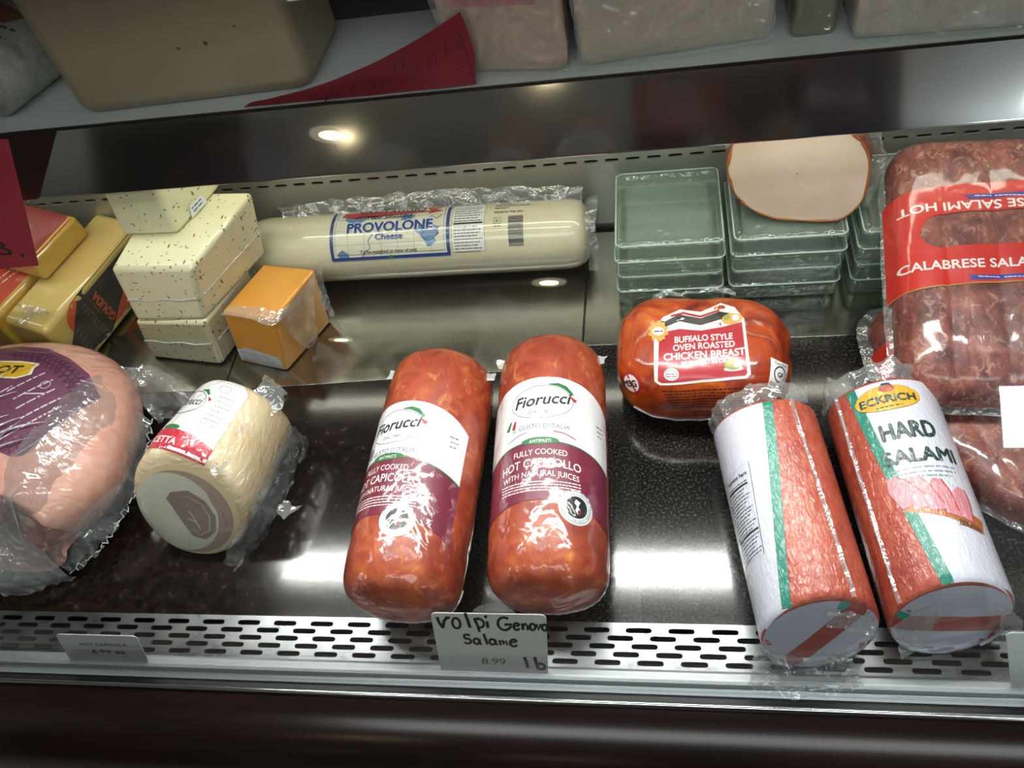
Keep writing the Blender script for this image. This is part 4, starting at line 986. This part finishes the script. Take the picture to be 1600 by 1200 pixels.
# ------------------------------------------------------------------ hard salami packs at the front right
def salami_meat():
    mt = Mat('cured_salami'); a = mt.noise(40, (1, .3, 1), detail=5, rough=.65); b = mt.noise(120, detail=3, rough=.7)
    col = mt.ramp(a, [(.3, '8a2c1e'), (.5, 'a8402c'), (.7, 'bb5a40')])
    mt.set(color=mt.mix(.3, col, mt.ramp(b, [(.4, '9a3524'), (.7, 'cf8464')])), rough=.5); wrapped(mt, 'glit'); return mt.m
SALMEAT = salami_meat()
def hard_salami(label, loc, rz, L, R, kind):
    t = thing('hard_salami_pack', label, 'deli meat', loc, rz, 'hard salami packs')
    bm = log_mesh(R, L, p=60, q=2.6, n=120, m=110, slant=.30, deform=lambda a, y: 1+.006*nz(cos(a)*2, sin(a)*2+kind, y*12)); bv = BVHTree.FromBMesh(bm); fin(bm, 'meat', SALMEAT, t, sharp=60)
    k = 'glit'; C = [ink(x, k) for x in ('cfcfdc', '1f7f6c', '1d3a34', '8b9096', 'e0a41c', 'b4553f', 'd08590', 'b86a3c', '7a4a2c', '23231f')]
    mp = radial_map(bv, R, slant=.30, L=L)
    d = Decal(C); q = R
    if kind == 1:
        tl = lambda y: -.60+.62*(y/L)             # slanted right edge of the printed sheet, in radians
        N = 24
        for i in range(N):
            a, b = L*(.012+.976*i/N), L*(.012+.976*(i+1)/N)
            d.poly([(-2.7*q, a), (tl(a)*q, a), (tl(b)*q, b), (-2.7*q, b)], 0, 0)
            d.poly([((tl(a)-.13)*q, a), ((tl(a)+.05)*q, a), ((tl(b)+.05)*q, b), ((tl(b)-.13)*q, b)], 1, 1)
        # nutrition panel on the left flank
        x0, x1, y0, y1 = -1.42*q, -.72*q, .075, .195
        d.line([(x0, y0+.006), (x1-.004, y0), (x1+.004, y1), (x0, y1-.008)], .0007, 2, 1, True)
        d.text('Nutrition Facts', (x0+x1)/2+.002, y1-.014, .0072, 2, 2, width=.034, bold=.012)
        for j in range(22):
            yy = y1-.022-j*.0044
            if j in (1, 15): d.rect(x0+.003, yy, x1-.003, yy+.0026, 9, 2)
            else: d.tiny(x0+.003, yy, x1-.003-(j % 4)*.003, .0019, 2, 2, j)
    else:
        tl = lambda y: -.26-.58*(y/L)
        N = 24
        for i in range(N):
            a, b = L*(.012+.976*i/N), L*(.012+.976*(i+1)/N)
            d.poly([(tl(a)*q, a), (2.5*q, a), (2.5*q, b), (tl(b)*q, b)], 0, 0)
            d.poly([((tl(a)-.03)*q, a), ((tl(a)+.16)*q, a), ((tl(b)+.16)*q, b), ((tl(b)-.03)*q, b)], 1, 1)
        o = -.30*q
        d.ell(o+.008, L-.030, .034, .0155, 9, 2); d.ell(o+.008, L-.030, .0335, .0150, 4, 3)
        d.ell(o+.010, L-.0190, .008, .0042, 5, 4); d.poly([(o+.002, -.019+L), (o+.018, -.019+L), (o+.014, -.012+L), (o+.010, -.0145+L), (o+.006, -.012+L)], 2, 4)
        d.text('ECKRICH', o+.008, L-.0355, .0125, 2, 5, width=.056, bold=.035); d.tiny(o-.006, L-.0415, o+.020, .0020, 2, 5, 3)
        d.text('HARD', o+.018, L-.080, .0270, 2, 2, width=.054, bold=.03); d.text('SALAMI', o+.022, L-.114, .0270, 2, 2, width=.074, bold=.03)
        for j, s in enumerate((.062, .060, .044)):
            d.tiny(o+.018-s/2, L-.1235-j*.0062, o+.022+s/2, .0034, 3, 2, 20+j)
        # sliced salami on a board
        by = L-.178
        d.poly([(o-.014, by+.004), (o+.060, by-.028), (o+.066, by-.010), (o+.010, by+.014)], 7, 2); d.poly([(o+.034, by-.022), (o+.058, by-.028), (o+.058, by-.022), (o+.036, by-.014)], 8, 3)
        for j, (x, y, r) in enumerate(((-.006, .030, .4), (.010, .024, .15), (.026, .018, -.05), (.044, .008, -.3))):
            d.poly([(o+x+(a*cos(r)-b*sin(r)), by+y+(a*sin(r)+b*cos(r))) for a, b in ((-.014, -.020), (.013, -.022), (.010, .004), (.004, .020), (-.004, .021), (-.012, .006))], 6, 3+j)
            d.line([(o+x+(a*cos(r)-b*sin(r)), by+y+(a*sin(r)+b*cos(r))) for a, b in ((.013, -.022), (.010, .004), (.004, .020))], .0016, 5, 4+j)
        d.line([(o+.026, L*.30), (o+.034, L*.28)], .001, 3, 2)
    d.build('printed_wrap', mp, t, step=.006)
    # folded ends: printed paper with a bare band across it
    e = Decal([ink('a3a1ae', 'flat'), ink('8c3a2e', 'flat'), ink('1f7f6c', 'flat')]); rr = R*.955; rot = radians(52) if kind == 1 else radians(-8)
    e.ell(0, 0, rr, rr, 1, 0, 60)
    for sg in (1, -1):
        P = [];
        for i in range(31):
            a = radians(12)+(pi-2*radians(12))*i/30; P.append((rr*cos(a), sg*rr*sin(a)))
        e.poly([(x*cos(rot)-y*sin(rot), x*sin(rot)+y*cos(rot)) for x, y in P], 0, 1)
    a0 = rot+(.2 if kind == 1 else pi-.3); e.poly([(rr*cos(a0), rr*sin(a0)), (rr*cos(a0+.18), rr*sin(a0+.18)), (rr*.8*cos(a0+.2), rr*.8*sin(a0+.2)), (rr*.8*cos(a0), rr*.8*sin(a0))], 2, 2)
    e.build('folded_end', planar_map(bv, (0, .30*R, R), (1, 0, 0), (0, .30, 1), (0, -1, .30)), t, step=.010)
    # gathered film along the seam and at both ends
    th = lambda y: (.52-.10*y/L) if kind == 1 else (-1.05-.05*y/L)
    rows = []
    for da, lift in ((-.05, .0006), (0, .0035), (.05, .0008)):
        rows.append([((R+lift)*sin(th(y)+da), y, R+(R+lift)*cos(th(y)+da)) for y in (.004, L*.2, L*.4, L*.6, L*.8, L-.006)])
    sl = lambda y, z: y+max(0, 1-y/(L*.7))*z*.30
    rows = [[(p[0], sl(p[1], p[2]), p[2]) for p in r] for r in rows]
    fin(film_sheet(rows, 90, 8, .0010, 70, 3+kind), 'film_seam', FILM_HAZY, t)
    fin(tube([Vector(((R+.0012)*sin(th(y)+.02*sin(y*60)), sl(y, R+R*cos(th(y))), R+(R+.0012)*cos(th(y)+.02*sin(y*60)))) for y in [.02+(L-.04)*q/50 for q in range(51)]], .0008, 6), 'film_crease', FILM_EDGE, t)
    r1 = [(R*.98*sin(a), L-.006, R+R*.98*cos(a)) for a in (-1.75, -1.2, -.6, 0, .5, .9)]
    r2 = [(R*1.02*sin(a), L+.014, R+R*1.02*cos(a)) for a in (-1.75, -1.2, -.6, 0, .5, .9)]
    r3 = [(R*.98*sin(a), L+.018+.005*cos(a*5), max(.006, R+R*.86*cos(a)-.004)) for a in (-1.75, -1.2, -.6, 0, .5, .9)]
    fin(film_sheet([r1, r2, r3], 60, 14, .006, 55, 6+kind, frill=.003, frill_f=30), 'film_end', FILM_HAZY, t)
    F = lambda x, z, o: (x*R, .30*z*R-o, max(.004, z*R))
    if kind == 1:
        fin(film_sheet([[F(-.98, .95, -.006), F(-.75, .72, .003), F(.1, .55, .004), F(.55, .42, .003)], [F(-1.20, .55, .004), F(-.8, .36, .012), (0, -.012, .20*R), F(.6, .2, .010)], [F(-1.22, .1, .008), F(-.6, .1, .018), F(.05, .08, .020), F(.62, .1, .014)]], 50, 16, .004, 60, 31), 'film_flap', FILM, t)
        fin(film_sheet([[F(.05, 1.72, .002), F(.45, 1.66, .002), F(.85, 1.35, .002)], [F(.1, 1.35, .005), F(.5, 1.25, .006), F(.9, 1.0, .004)]], 30, 10, .003, 70, 33), 'film_fold', FILM_HAZY, t)
        fin(film_sheet([[F(-1.18, .35, .006), F(-.6, .22, .016), F(.05, .15, .018), F(.62, .2, .012)], [F(-1.24, .1, .012), F(-.6, .1, .024), F(.05, .08, .028), F(.66, .1, .020)]], 50, 6, .004, 90, 35, frill=.002, frill_f=50), 'film_hem', FILM_HAZY, t)
    else:
        fin(film_sheet([[F(-.96, 1.0, -.002), F(-.7, 1.4, .002), F(-.3, 1.65, .002)], [F(-.85, .6, .003), F(-.6, .9, .006), F(-.25, 1.2, .004)], [F(-.75, .2, .004), F(-.55, .4, .005), F(-.3, .7, .003)]], 30, 16, .003, 60, 41), 'film_fold', FILM_HAZY, t)
        fin(film_sheet([[F(.55, 1.55, .002), F(.75, 1.1, .002), F(.7, .4, .002)], [F(.9, 1.25, .004), F(1.10, .9, .004), F(1.05, .25, .004)]], 24, 12, .003, 60, 43), 'film_flap', FILM_HAZY, t)
hard_salami('hard salami pack with nutrition panel on its side, next to the capicollo logs', (.2035, -.4920, 0), radians(7.5), .266, .0575, 1)
hard_salami('hard salami pack with yellow oval emblem and large dark lettering', (.3250, -.4760, 0), radians(6.0), .272, .0580, 2)

# ------------------------------------------------------------------ calabrese salami packs
def calab_mat():
    mt = Mat('coarse_salami'); a = mt.noise(55, (1, .6, 1), detail=5, rough=.7, dist=.6); b = mt.noise(95, (1, .8, 1), detail=4, rough=.7, dist=1.0)
    col = mt.ramp(a, [(.30, '4a2321'), (.45, '6c3832'), (.58, '8a4c42'), (.72, 'a86c58')])
    mt.set(color=mt.mix(mt.math('MULTIPLY', mt.ramp(b, [(.54, '000000'), (.66, 'ffffff')]), .6), col, 'c29884'), rough=.5); wrapped(mt, 'tight', .7); mt.bump(b, .25, .002); return mt.m
CALAB = calab_mat()
def calabrese(label, loc, rot, hw, L, h, upper):
    t = thing('calabrese_salami_pack', label, 'deli meat', loc, rot=rot, group='coarse salami packs with red bands')
    nx, ny = 120, 90; n = 5
    prof = lambda s, pw: max(0.0, 1-abs(s)**pw)
    def top(x, y):
        s = x/hw; u = 2*y/L-1
        rd = .93+.07*abs(cos(pi*n/2*(s+1)-pi/2))**.45
        return h*(prof(s, 7)**.45)*(prof(u, 9)**.45)*rd+.0016*nz(x*40, y*40, 1)*prof(s, 7)*prof(u, 9)
    bm = bmesh.new(); T, B = [], []
    def wid(v):
        return hw*(1-.20*max(0, (abs(v)-.72)/.28)**2.5)
    for j in range(ny+1):
        v = sin(pi/2*(2*j/ny-1)); y = L/2*(1+v); a, b = [], []
        for i in range(nx+1):
            s = sin(pi/2*(2*i/nx-1)); x = s*hw; xx = s*wid(v)
            if not upper and s < 0: xx *= 1-.55*max(0, (-v-.05)/.95)**1.6
            a.append(bm.verts.new((xx, y, .25*h+.75*top(x, y)))); b.append(bm.verts.new((xx, y, .25*h-.25*top(x, y))))
        T.append(a); B.append(b)
    for j in range(ny):
        for i in range(nx):
            bm.faces.new((T[j][i], T[j][i+1], T[j+1][i+1], T[j+1][i])); bm.faces.new((B[j][i], B[j+1][i], B[j+1][i+1], B[j][i+1]))
    bmesh.ops.remove_doubles(bm, verts=bm.verts[:], dist=2e-5)
    bv = BVHTree.FromBMesh(bm); fin(bm, 'salami', CALAB, t, sharp=80)
    C = [ink(x, 'tight') for x in ('cc2a1e', 'f0e4de', '2f3f9a', 'b0843a', 'cf9a8a')]
    pm = planar_map(bv, (0, 0, h), (1, 0, 0), (0, 1, 0), (0, 0, 1))
    def mp(x, y, off):
        if x < -hw*.965:
            ex = min((-hw*.965-x)/.03, 1); p = pm(-hw*.965, y, off); q = Vector((-hw*1.03-.0005, y, .25*h)); return p+(q-p)*(ex**.6)
        return pm(x, y, off)
    d = Decal(C)
    if upper:
        b0, b1 = .122, .246
        bow = lambda x: .010*sin((x+hw)/(2*hw)*pi*.9)
        w0, w1 = b0+.046, b0+.088
        N = 110; xs = [-hw-.030+(2*hw+.030)*i/N for i in range(N+1)]
        for i in range(N):
            a, b = xs[i], xs[i+1]
            if b < -hw*.80: d.poly([(a, b0+bow(a)), (b, b0+bow(b)), (b, b1+bow(b)), (a, b1+bow(a))], 0, 0)
            else:
                r = lambda x: sqrt(max(0, 1-(1-min(1, max(0, (x+hw*.80)/.024)))**2))*(w1-w0)/2; c = (w0+w1)/2
                d.poly([(a, b0+bow(a)), (b, b0+bow(b)), (b, c-r(b)+bow(b)), (a, c-r(a)+bow(a))], 0, 0)
                d.poly([(a, c+r(a)+bow(a)), (b, c+r(b)+bow(b)), (b, b1+bow(b)), (a, b1+bow(a))], 0, 0)
        d.line([(x, b0-.0008+bow(x)) for x in xs], .0016, 3, 1)
        d.text('CALABRESE SALAMI HOT', -.034, b0+.026, .0150, 1, 2, width=.184, bold=.02, rot=.03)
        d.text('CALABRESE SALAMI HOT', -.022, w1+.022, .0150, 1, 2, width=.205, bold=.02, rot=pi+.04)
        for (x, y) in ((-.022, b0+.013), (-.018, w1+.026)):
            d.poly([(x-.034, y-.001), (x-.038, y-.003), (x+.038, y+.001), (x+.034, y+.003), (x+.038, y+.006), (x-.038, y+.0025)], 2, 2); d.tiny(x-.028, y+.0006, x+.028, .0018, 1, 3, 2)
    else:
        b0, b1 = .50*L, .80*L; N = 30; xs = [-hw-.030+(2*hw+.030)*i/N for i in range(N+1)]
        for i in range(N): d.poly([(xs[i], b0), (xs[i+1], b0), (xs[i+1], b1), (xs[i], b1)], 0, 0)
        d.line([(x, b0-.0008) for x in xs], .0018, 3, 1)
    d.build('red_band', mp, t, step=.007, off=.0010)
    # clear flange of the vacuum pouch
    rim = []
    for k_, (g, z) in enumerate(((0, .28*h), (.004, .24*h), ((.008 if upper else .015), .20*h))):
        row = []
        for j in range(49):
            a = 2*pi*j/48; c, s = cos(a), sin(a); x = (hw+g)*abs(c)**.32*(1 if c > 0 else -1); y = L/2+(L/2+g)*abs(s)**.32*(1 if s > 0 else -1)
            vv = 2*y/L-1
            if not upper and x < 0: x *= 1-.55*max(0, min(1, (-vv-.05)/.95))**1.6
            row.append((x, y, z+.0016*sin(j*2.1)))
        rim.append(row)
    fin(film_sheet(rim, 190, 6, .0018, 60, 4 if upper else 9), 'pouch_flange', FILM, t)
calabrese('red-banded coarse salami pack lying lower, reaching to the front beside the hard salami', (.480, -.335, .004), (0, 0, radians(9)), .128, .308, .052, False)
calabrese('red-banded coarse salami pack lying on top, its window band lettered in white', (.440, -.226, .062), (radians(14.6), 0, radians(-4)), .130, .330, .056, True)

# ------------------------------------------------------------------ price cards on the front lip
def card(name, label, p, w, h, wb, tilt, shear, content, col='c9c7c4', rz=0, holder=False, ys=1.0):
    t = thing(name, label, 'price card', p, rz, 'price cards on the front lip')
    o = Vector((0, 0, 0)); uy = Vector((0, cos(tilt), sin(tilt))); n = Vector((0, -sin(tilt), cos(tilt)))
    mk = Mat('card_'+name); mk.set(color=col, rough=.35, coat=.5, coat_rough=.08)
    P = []; r = .006
    for (cx, cy, a0) in ((wb/2-.003, .003, -pi/2), (w/2-r, h-r, 0), (-w/2+r, h-r, pi/2), (-wb/2+.003, .003, pi)):
        rr = r if cy > .01 else .003
        for i in range(6): a = a0+pi/2*i/5; P.append((cx+rr*cos(a), cy+rr*sin(a)))
    bm = bmesh.new(); F = [bm.verts.new(Vector((x+shear*y, 0, 0))+uy*y+n*.0006) for x, y in P]; B = [bm.verts.new(Vector((x+shear*y, 0, 0))+uy*y-n*.0006) for x, y in P]
    bm.faces.new(F); bm.faces.new(B[::-1])
    for i in range(len(P)): j = (i+1) % len(P); bm.faces.new((F[i], B[i], B[j], F[j]))
    fin(bm, 'card', mk.m, t, smooth=False)
    d = Decal([simple('marker_black', '141414', .5), simple('print_grey', '4a4644', .5)])
    content(d); bmesh.ops.scale(d.bm, vec=(1, ys, 1), verts=d.bm.verts[:])
    d.build('lettering', lambda x, y, off: Vector((x+shear*y, 0, 0))+uy*y+n*(.0006+off), t, step=0, off=.0003, dl=.00005)
    if holder:
        cl = film('holder_plastic', haze=.10, refl=.05, bumps=(5, .1)); bm = bmesh.new(); n_ = 32
        ring = [[Vector((.006+shear*h+.024*cos(2*pi*i/n_)*k, 0, 0))+uy*(h-.008+.020*sin(2*pi*i/n_)*k)-n*(.0022+z) for i in range(n_)] for k, z in ((.01, 0), (.96, 0), (1, .0005), (.96, .001), (.01, .001))]
        fin(loft(ring, cap=False), 'holder_disc', cl, t)
def hand(d, txt, x, y, s, w, rot=0, wt=.05):
    d.text(txt, x, y, s, 0, 0, width=w, bold=wt, rot=rot)
def c1(d):
    rnd = random.Random(5); x = -.050
    def st(pts, w=.0030): d.line(pts, w, 0, 0)
    def arc(cx, cy, rx, ry, a0, a1, w=.0028, n=14): d.ring(cx, cy, rx, ry, w, 0, 0, n=n, t0=radians(a0), t1=radians(a1))
    y = .0535
    st([(-.0535, y+.013), (-.0525, y+.007), (-.0490, y)], .0032); st([(-.0490, y), (-.0470, y+.008), (-.0425, y+.0135)], .0032); st([(-.0425, y+.0135), (-.0405, y+.0115)], .003)
    arc(-.0340, y+.006, .0042, .0062, 0, 360)
    st([(-.0235, y+.0185), (-.0215, y+.010), (-.0200, y+.001)], .0034)
    st([(-.0145, y+.012), (-.0118, y+.004), (-.0105, y-.004)]); arc(-.0100, y+.0065, .0052, .0052, -100, 110, .0026); st([(-.0150, y+.011), (-.0090, y+.0125)])
    st([(-.0015, y+.009), (-.0010, y+.001)], .0032); d.ell(-.0022, y+.0145, .0018, .0018, 0, 0, 12)
    arc(.0165, y+.0065, .0068, .0075, 50, 330); st([(.0165, y+.0055), (.0235, y+.0060), (.0225, y+.0020)])
    arc(.0290, y+.0035, .0032, .0040, 20, 330); st([(.0262, y+.0038), (.0320, y+.0048)], .002)
    st([(.0352, y+.0075), (.0355, y-.0005)]); st([(.0355, y+.004), (.0385, y+.0075), (.0402, y+.004), (.0405, y-.0005)], .0026)
    arc(.0455, y+.0035, .0028, .0038, 0, 360); st([(.0498, y+.007), (.0515, y+.0), (.0540, y+.0070)], .0026); arc(.0578, y+.0030, .0026, .0036, 0, 360); st([(.0604, y+.006), (.0612, y+.0008), (.0630, y-.0005)], .0026)
    y = .0350
    arc(-.0245, y+.0085, .0032, .0026, 20, 270); arc(-.0245, y+.0030, .0036, .0030, -160, 90)
    arc(-.0150, y+.0030, .0030, .0034, 0, 360); st([(-.0118, y+.0065), (-.0112, y), (-.0095, y-.0008)], .0026)
    st([(-.0065, y+.0125), (-.0050, y+.006), (-.0035, y-.0005)], .0030); arc(.0020, y+.0028, .0030, .0034, 0, 360); st([(.0052, y+.0060), (.0058, y), (.0075, y-.0008)], .0026)
    st([(.0095, y+.005), (.0105, y-.001)], .0026); st([(.0105, y+.003), (.0130, y+.0048), (.0140, y+.0)], .0024); st([(.0140, y+.002), (.0165, y+.0042), (.0180, y-.001)], .0024)
    arc(.0245, y+.0020, .0038, .0042, 20, 330); st([(.0210, y+.0022), (.0280, y+.0038)], .0022)
    d.text('8.99', .0010, .0095, .0115, 1, 0, width=.026)
    st([(.0345, .0195), (.0365, .0130), (.0375, .0060)], .0036); st([(.0455, .0200), (.0470, .0120), (.0485, .0055)], .0036); arc(.0515, .0082, .0042, .0036, -130, 140, .0032); st([(.0485, .0052), (.0560, .0050)], .0030)
card('price_card', 'white price card with black handwriting below the capicollo logs', (-.1320, -.5025, .0058), .120, .0930, .118, radians(69), .07, c1, holder=True, ys=1.31, col='b9b6b2')
def c2(d):
    d.text('HOT CAPICOLA', .004, .0250, .0068, 1, 0, width=.060, bold=.03); d.text('6.99 ea', .006, .0120, .0090, 1, 0, width=.042, bold=.03)
card('price_card', 'small white printed price card below the pancetta roll', (-.5950, -.5030, .0058), .103, .0530, .103, radians(76), .20, c2, col='a9a9aa', ys=1.25)
def reflection_patch(d): d.rect(-.020, .020, .004, .028, 1, 0)  # blurred reflection painted as a grey patch on the card
card('price_card', 'white price card cut off at the right end of the front lip', (.436, -.5030, .0058), .112, .076, .112, radians(66), -.24, reflection_patch, col='c4c8c8')

# ------------------------------------------------------------------ red paper signs
PAPER = Mat('red_paper'); PAPER.set(color=PAPER.ramp(PAPER.noise(9, detail=3), [(.3, '991c34'), (.7, 'a8233c')]), rough=.65); PAPER = PAPER.m
MARK = simple('red_sign_ink', '1a0a10', .6)
def curl():
    t = thing('red_paper_sign', 'curled red paper sign lying on the upper shelf edge between pale cheeses', 'sign', (-.26, .055, .3420))
    o = Vector((-.26, .055, .3420))
    low = [(-.420, .049, .3425), (-.34, .0488, .3425), (-.26, .0486, .3425), (-.19, .0486, .3425), (-.138, .0488, .3435)]
    hi = [(-.405, .056, .3427), (-.335, .070, .3460), (-.268, .082, .3580), (-.205, .076, .385), (-.140, .060, .424)]
    mid = [tuple((a+b)/2+c for a, b, c in zip(l, h_, (0.004*i/4, .007*i/4*0+.004, -.0035*i/4))) for i, (l, h_) in enumerate(zip(low, hi))]
    rel = lambda L: [Vector(p)-o for p in L]
    bm = film_sheet([rel(low), rel(mid), rel(hi)], 60, 14, .0006, 20, 2); bmesh.ops.solidify(bm, geom=bm.faces[:], thickness=.0003); bv = BVHTree.FromBMesh(bm); fin(bm, 'paper', PAPER, t, sharp=60)
    d = Decal([MARK]); rnd = random.Random(3)
    for i in range(14):
        x = -.070+.0135*i+rnd.uniform(-.003, .003); tp = .006+max(0, x+.06)*.19+max(0, x)*.28
        z = tp*rnd.uniform(.35, .62); d.line([(x, z), (x+rnd.uniform(-.001, .003), z+tp*rnd.uniform(.12, .26))], .0014, 0, 0)
    d.build('lettering', planar_map(bv, (0, -.02, 0), (1, 0, 0), (0, .15, 1), (0, -1, .15)), t, step=.006); d = Decal([MARK])
    for i in range(7): d.line([(.1195-.001*i, .014+i*.007), (.1180-.001*i, .018+i*.007)], .0016, 0, 0)
    d.build('lettering', planar_map(bv, (0, -.02, 0), (1, 0, 0), (0, .15, 1), (0, -1, .15)), t, step=.006)
curl()
def hang():
    o = Vector((-.78, -.004, .2900)); t = thing('red_paper_sign', 'flat red paper sign hanging from the left end of the shelf trim', 'sign', o)
    P = [(-.12, -.128), (-.013, -.126), (.087, .078), (-.05, .086)]
    bm = bmesh.new(); th = .0004
    F = [bm.verts.new((x, -.008*(1-(y+.13)/.21), y)) for x, y in P]; B = [bm.verts.new((x, -.008*(1-(y+.13)/.21)+th, y)) for x, y in P]
    bm.faces.new(F); bm.faces.new(B[::-1])
    for i in range(4): j = (i+1) % 4; bm.faces.new((F[i], B[i], B[j], F[j]))
    fin(bm, 'paper', PAPER, t, smooth=False)
    d = Decal([MARK]); d.text('LB', -.060, -.101, .040, 0, 0, width=.050, rot=-.12); d.ell(-.024, -.1045, .0032, .0032, 0, 0, 12); hm = lambda x, y, off: Vector((x, -.008*(1-(y+.13)/.21)-off, y)); d.build('lettering', hm, t, step=0); d = Decal([MARK]); d.text('L', -.030, -.020, .040, 0, 0, rot=-.12); d.line([(-.055, .030), (-.020, .028)], .003, 0, 0)
    d.build('lettering', lambda x, y, off: Vector((x, -.008*(1-(y+.13)/.21)-off, y)), t, step=0)
hang()

# ------------------------------------------------------------------ things on the upper shelf
ZS = .3385
def dim_cheese(name, c0, c1, kind, coat=1):  # dimness of the shelf put into duller base colours
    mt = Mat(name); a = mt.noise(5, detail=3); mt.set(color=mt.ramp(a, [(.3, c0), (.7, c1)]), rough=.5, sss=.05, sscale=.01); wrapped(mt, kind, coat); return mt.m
def shelf_block(label, B, T, h, mat_, bevel, film_kind=None, stripe=False, spots=False):
    cx = sum(p[0] for p in B)/4; cy = sum(p[1] for p in B)/4; L = lambda q: [(p[0]-cx, p[1]-cy) for p in q]
    t = thing('cheese_block', label, 'cheese', (cx, cy, ZS), 0, 'large cheeses on the upper shelf')
    bm = prism(L(B), L(T), 0, h, bevel, 6); bv = BVHTree.FromBMesh(bm); fin(bm, 'cheese', mat_, t, sharp=60)
    b = L(B); f = Vector((b[1][0]-b[0][0], b[1][1]-b[0][1], 0)); w = f.length; f.normalize()
    mid = Vector(((b[0][0]+b[1][0])/2, (b[0][1]+b[1][1])/2, 0))
    if spots:
        sm = simple('dark_spot', '4a3a28', .5)
        for x, y, r in ((.052, .079, .0024), (.018, .077, .0022), (.093, .094, .0016)):
            d = Decal([sm]); d.ell(x, y, r*1.2, r, 0, 0, 14); d.build('speck', planar_map(bv, mid, f, (0, 0, 1), (f.y, -f.x, 0)), t, step=0)
    if stripe:
        d = Decal([ink('a8505a', 'loose')]); d.rect(-w*.42, .082, w*.30, .094, 0, 0); d.build('red_stripe', planar_map(bv, mid, f, (0, 0, 1), (f.y, -f.x, 0)), t, step=.02)
    if film_kind:
        v = [Vector((b[i][0], b[i][1], 0)) for i in range(4)]; o = Vector((f.y, -f.x, 0))*.003
        fin(film_sheet([[v[0]+o+Vector((0, 0, z)) for z in (.004, h*.4, h*.9)], [(v[0]+v[1])*.5+o*2+Vector((0, 0, z)) for z in (.004, h*.4, h*.9)], [v[1]+o+Vector((0, 0, z)) for z in (.004, h*.4, h*.9)]], 30, 50, .003, 40, film_kind), 'film_front', FILM, t)
    return t
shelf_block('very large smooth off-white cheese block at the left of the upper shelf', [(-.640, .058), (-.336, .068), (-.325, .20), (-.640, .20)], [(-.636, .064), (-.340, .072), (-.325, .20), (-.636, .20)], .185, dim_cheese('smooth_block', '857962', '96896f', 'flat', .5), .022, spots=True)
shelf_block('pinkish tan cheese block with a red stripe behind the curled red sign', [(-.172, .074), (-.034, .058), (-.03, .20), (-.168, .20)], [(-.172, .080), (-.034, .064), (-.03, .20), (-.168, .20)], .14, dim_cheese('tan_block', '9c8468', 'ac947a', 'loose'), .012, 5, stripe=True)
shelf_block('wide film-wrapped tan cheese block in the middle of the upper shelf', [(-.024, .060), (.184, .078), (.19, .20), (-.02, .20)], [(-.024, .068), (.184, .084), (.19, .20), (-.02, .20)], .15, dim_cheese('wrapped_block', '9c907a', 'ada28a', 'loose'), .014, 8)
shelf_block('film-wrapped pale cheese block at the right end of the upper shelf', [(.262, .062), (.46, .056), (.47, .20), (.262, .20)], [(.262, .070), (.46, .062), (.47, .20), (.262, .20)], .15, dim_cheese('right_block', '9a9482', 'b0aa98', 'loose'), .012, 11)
def shelf_log():
    t = thing('wrapped_salami_log', 'white paper wrapped salami log at the far left of the upper shelf', 'deli meat', (-.772, .075, ZS), radians(-28))
    R, L = .052, .12
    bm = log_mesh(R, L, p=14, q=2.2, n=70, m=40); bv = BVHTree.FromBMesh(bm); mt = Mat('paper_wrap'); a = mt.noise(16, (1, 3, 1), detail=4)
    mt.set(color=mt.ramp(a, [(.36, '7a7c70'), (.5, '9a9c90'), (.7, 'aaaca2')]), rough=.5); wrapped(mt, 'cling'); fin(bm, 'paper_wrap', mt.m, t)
    d = Decal([ink('5e4038', 'loose'), ink('7c4a36', 'loose')]); d.ell(0, 0, R*.72, R*.72, 0, 0); d.ell(-.01, .01, R*.3, R*.2, 1, 1); d.build('cut_end', planar_map(bv, (0, -.01, R), (1, 0, 0), (0, 0, 1), (0, -1, 0)), t, step=.01)
    p = Decal([ink('3c4038', 'cling'), ink('7a4020', 'cling')])
    for i in range(3): p.tiny(.0, .03+i*.016, .05, .006, 0, 0, i, rot=.5, ox=.02, oy=.03+i*.016)
    p.poly([(-.04, .07), (.03, .075), (.04, .10), (-.04, .098)], 1, 0); p.build('print', radial_map(bv, R), t, step=.01)
shelf_log()
def wrapped_wedge():
    bm = prism([(-.024, -.05), (.024, -.05), (.024, .06), (-.024, .06)], [(-.018, -.045), (.018, -.045), (.018, .06), (-.018, .06)], 0, .075, .008, 4)
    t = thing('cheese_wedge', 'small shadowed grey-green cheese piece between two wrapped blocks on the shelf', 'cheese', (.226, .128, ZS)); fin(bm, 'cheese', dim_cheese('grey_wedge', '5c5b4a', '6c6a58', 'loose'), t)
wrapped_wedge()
def rear_items():
    t = thing('smoked_ham_piece', 'amber brown smoked piece on the ledge behind the upper shelf', 'deli meat', (-.352, .32, .325))
    mt = Mat('smoked_amber'); a = mt.noise(14, detail=4); mt.set(color=mt.ramp(a, [(.35, '5a3212'), (.55, '8a5220'), (.75, 'b4762e')]), rough=.35); wrapped(mt, 'loose')
    fin(superell((0, 0, .045), (.085, .055, .045), 2.6, 60, 30, lambda d: 1+.05*nz(d.x*20, d.y*20, d.z*20)), 'meat', mt.m, t)
    t = thing('foil_package', 'pale grey wrapped package on the ledge behind the upper shelf', 'package', (-.215, .31, .325))
    mt = Mat('pale_foil'); mt.set(color='8e9294', rough=.4); wrapped(mt, 'loose'); fin(prism([(-.045, -.04), (.045, -.04), (.045, .04), (-.045, .04)], [(-.04, -.035), (.04, -.035), (.04, .04), (-.04, .04)], 0, .06, .01, 4), 'wrap', mt.m, t)
rear_items()
bpy.context.view_layer.update()
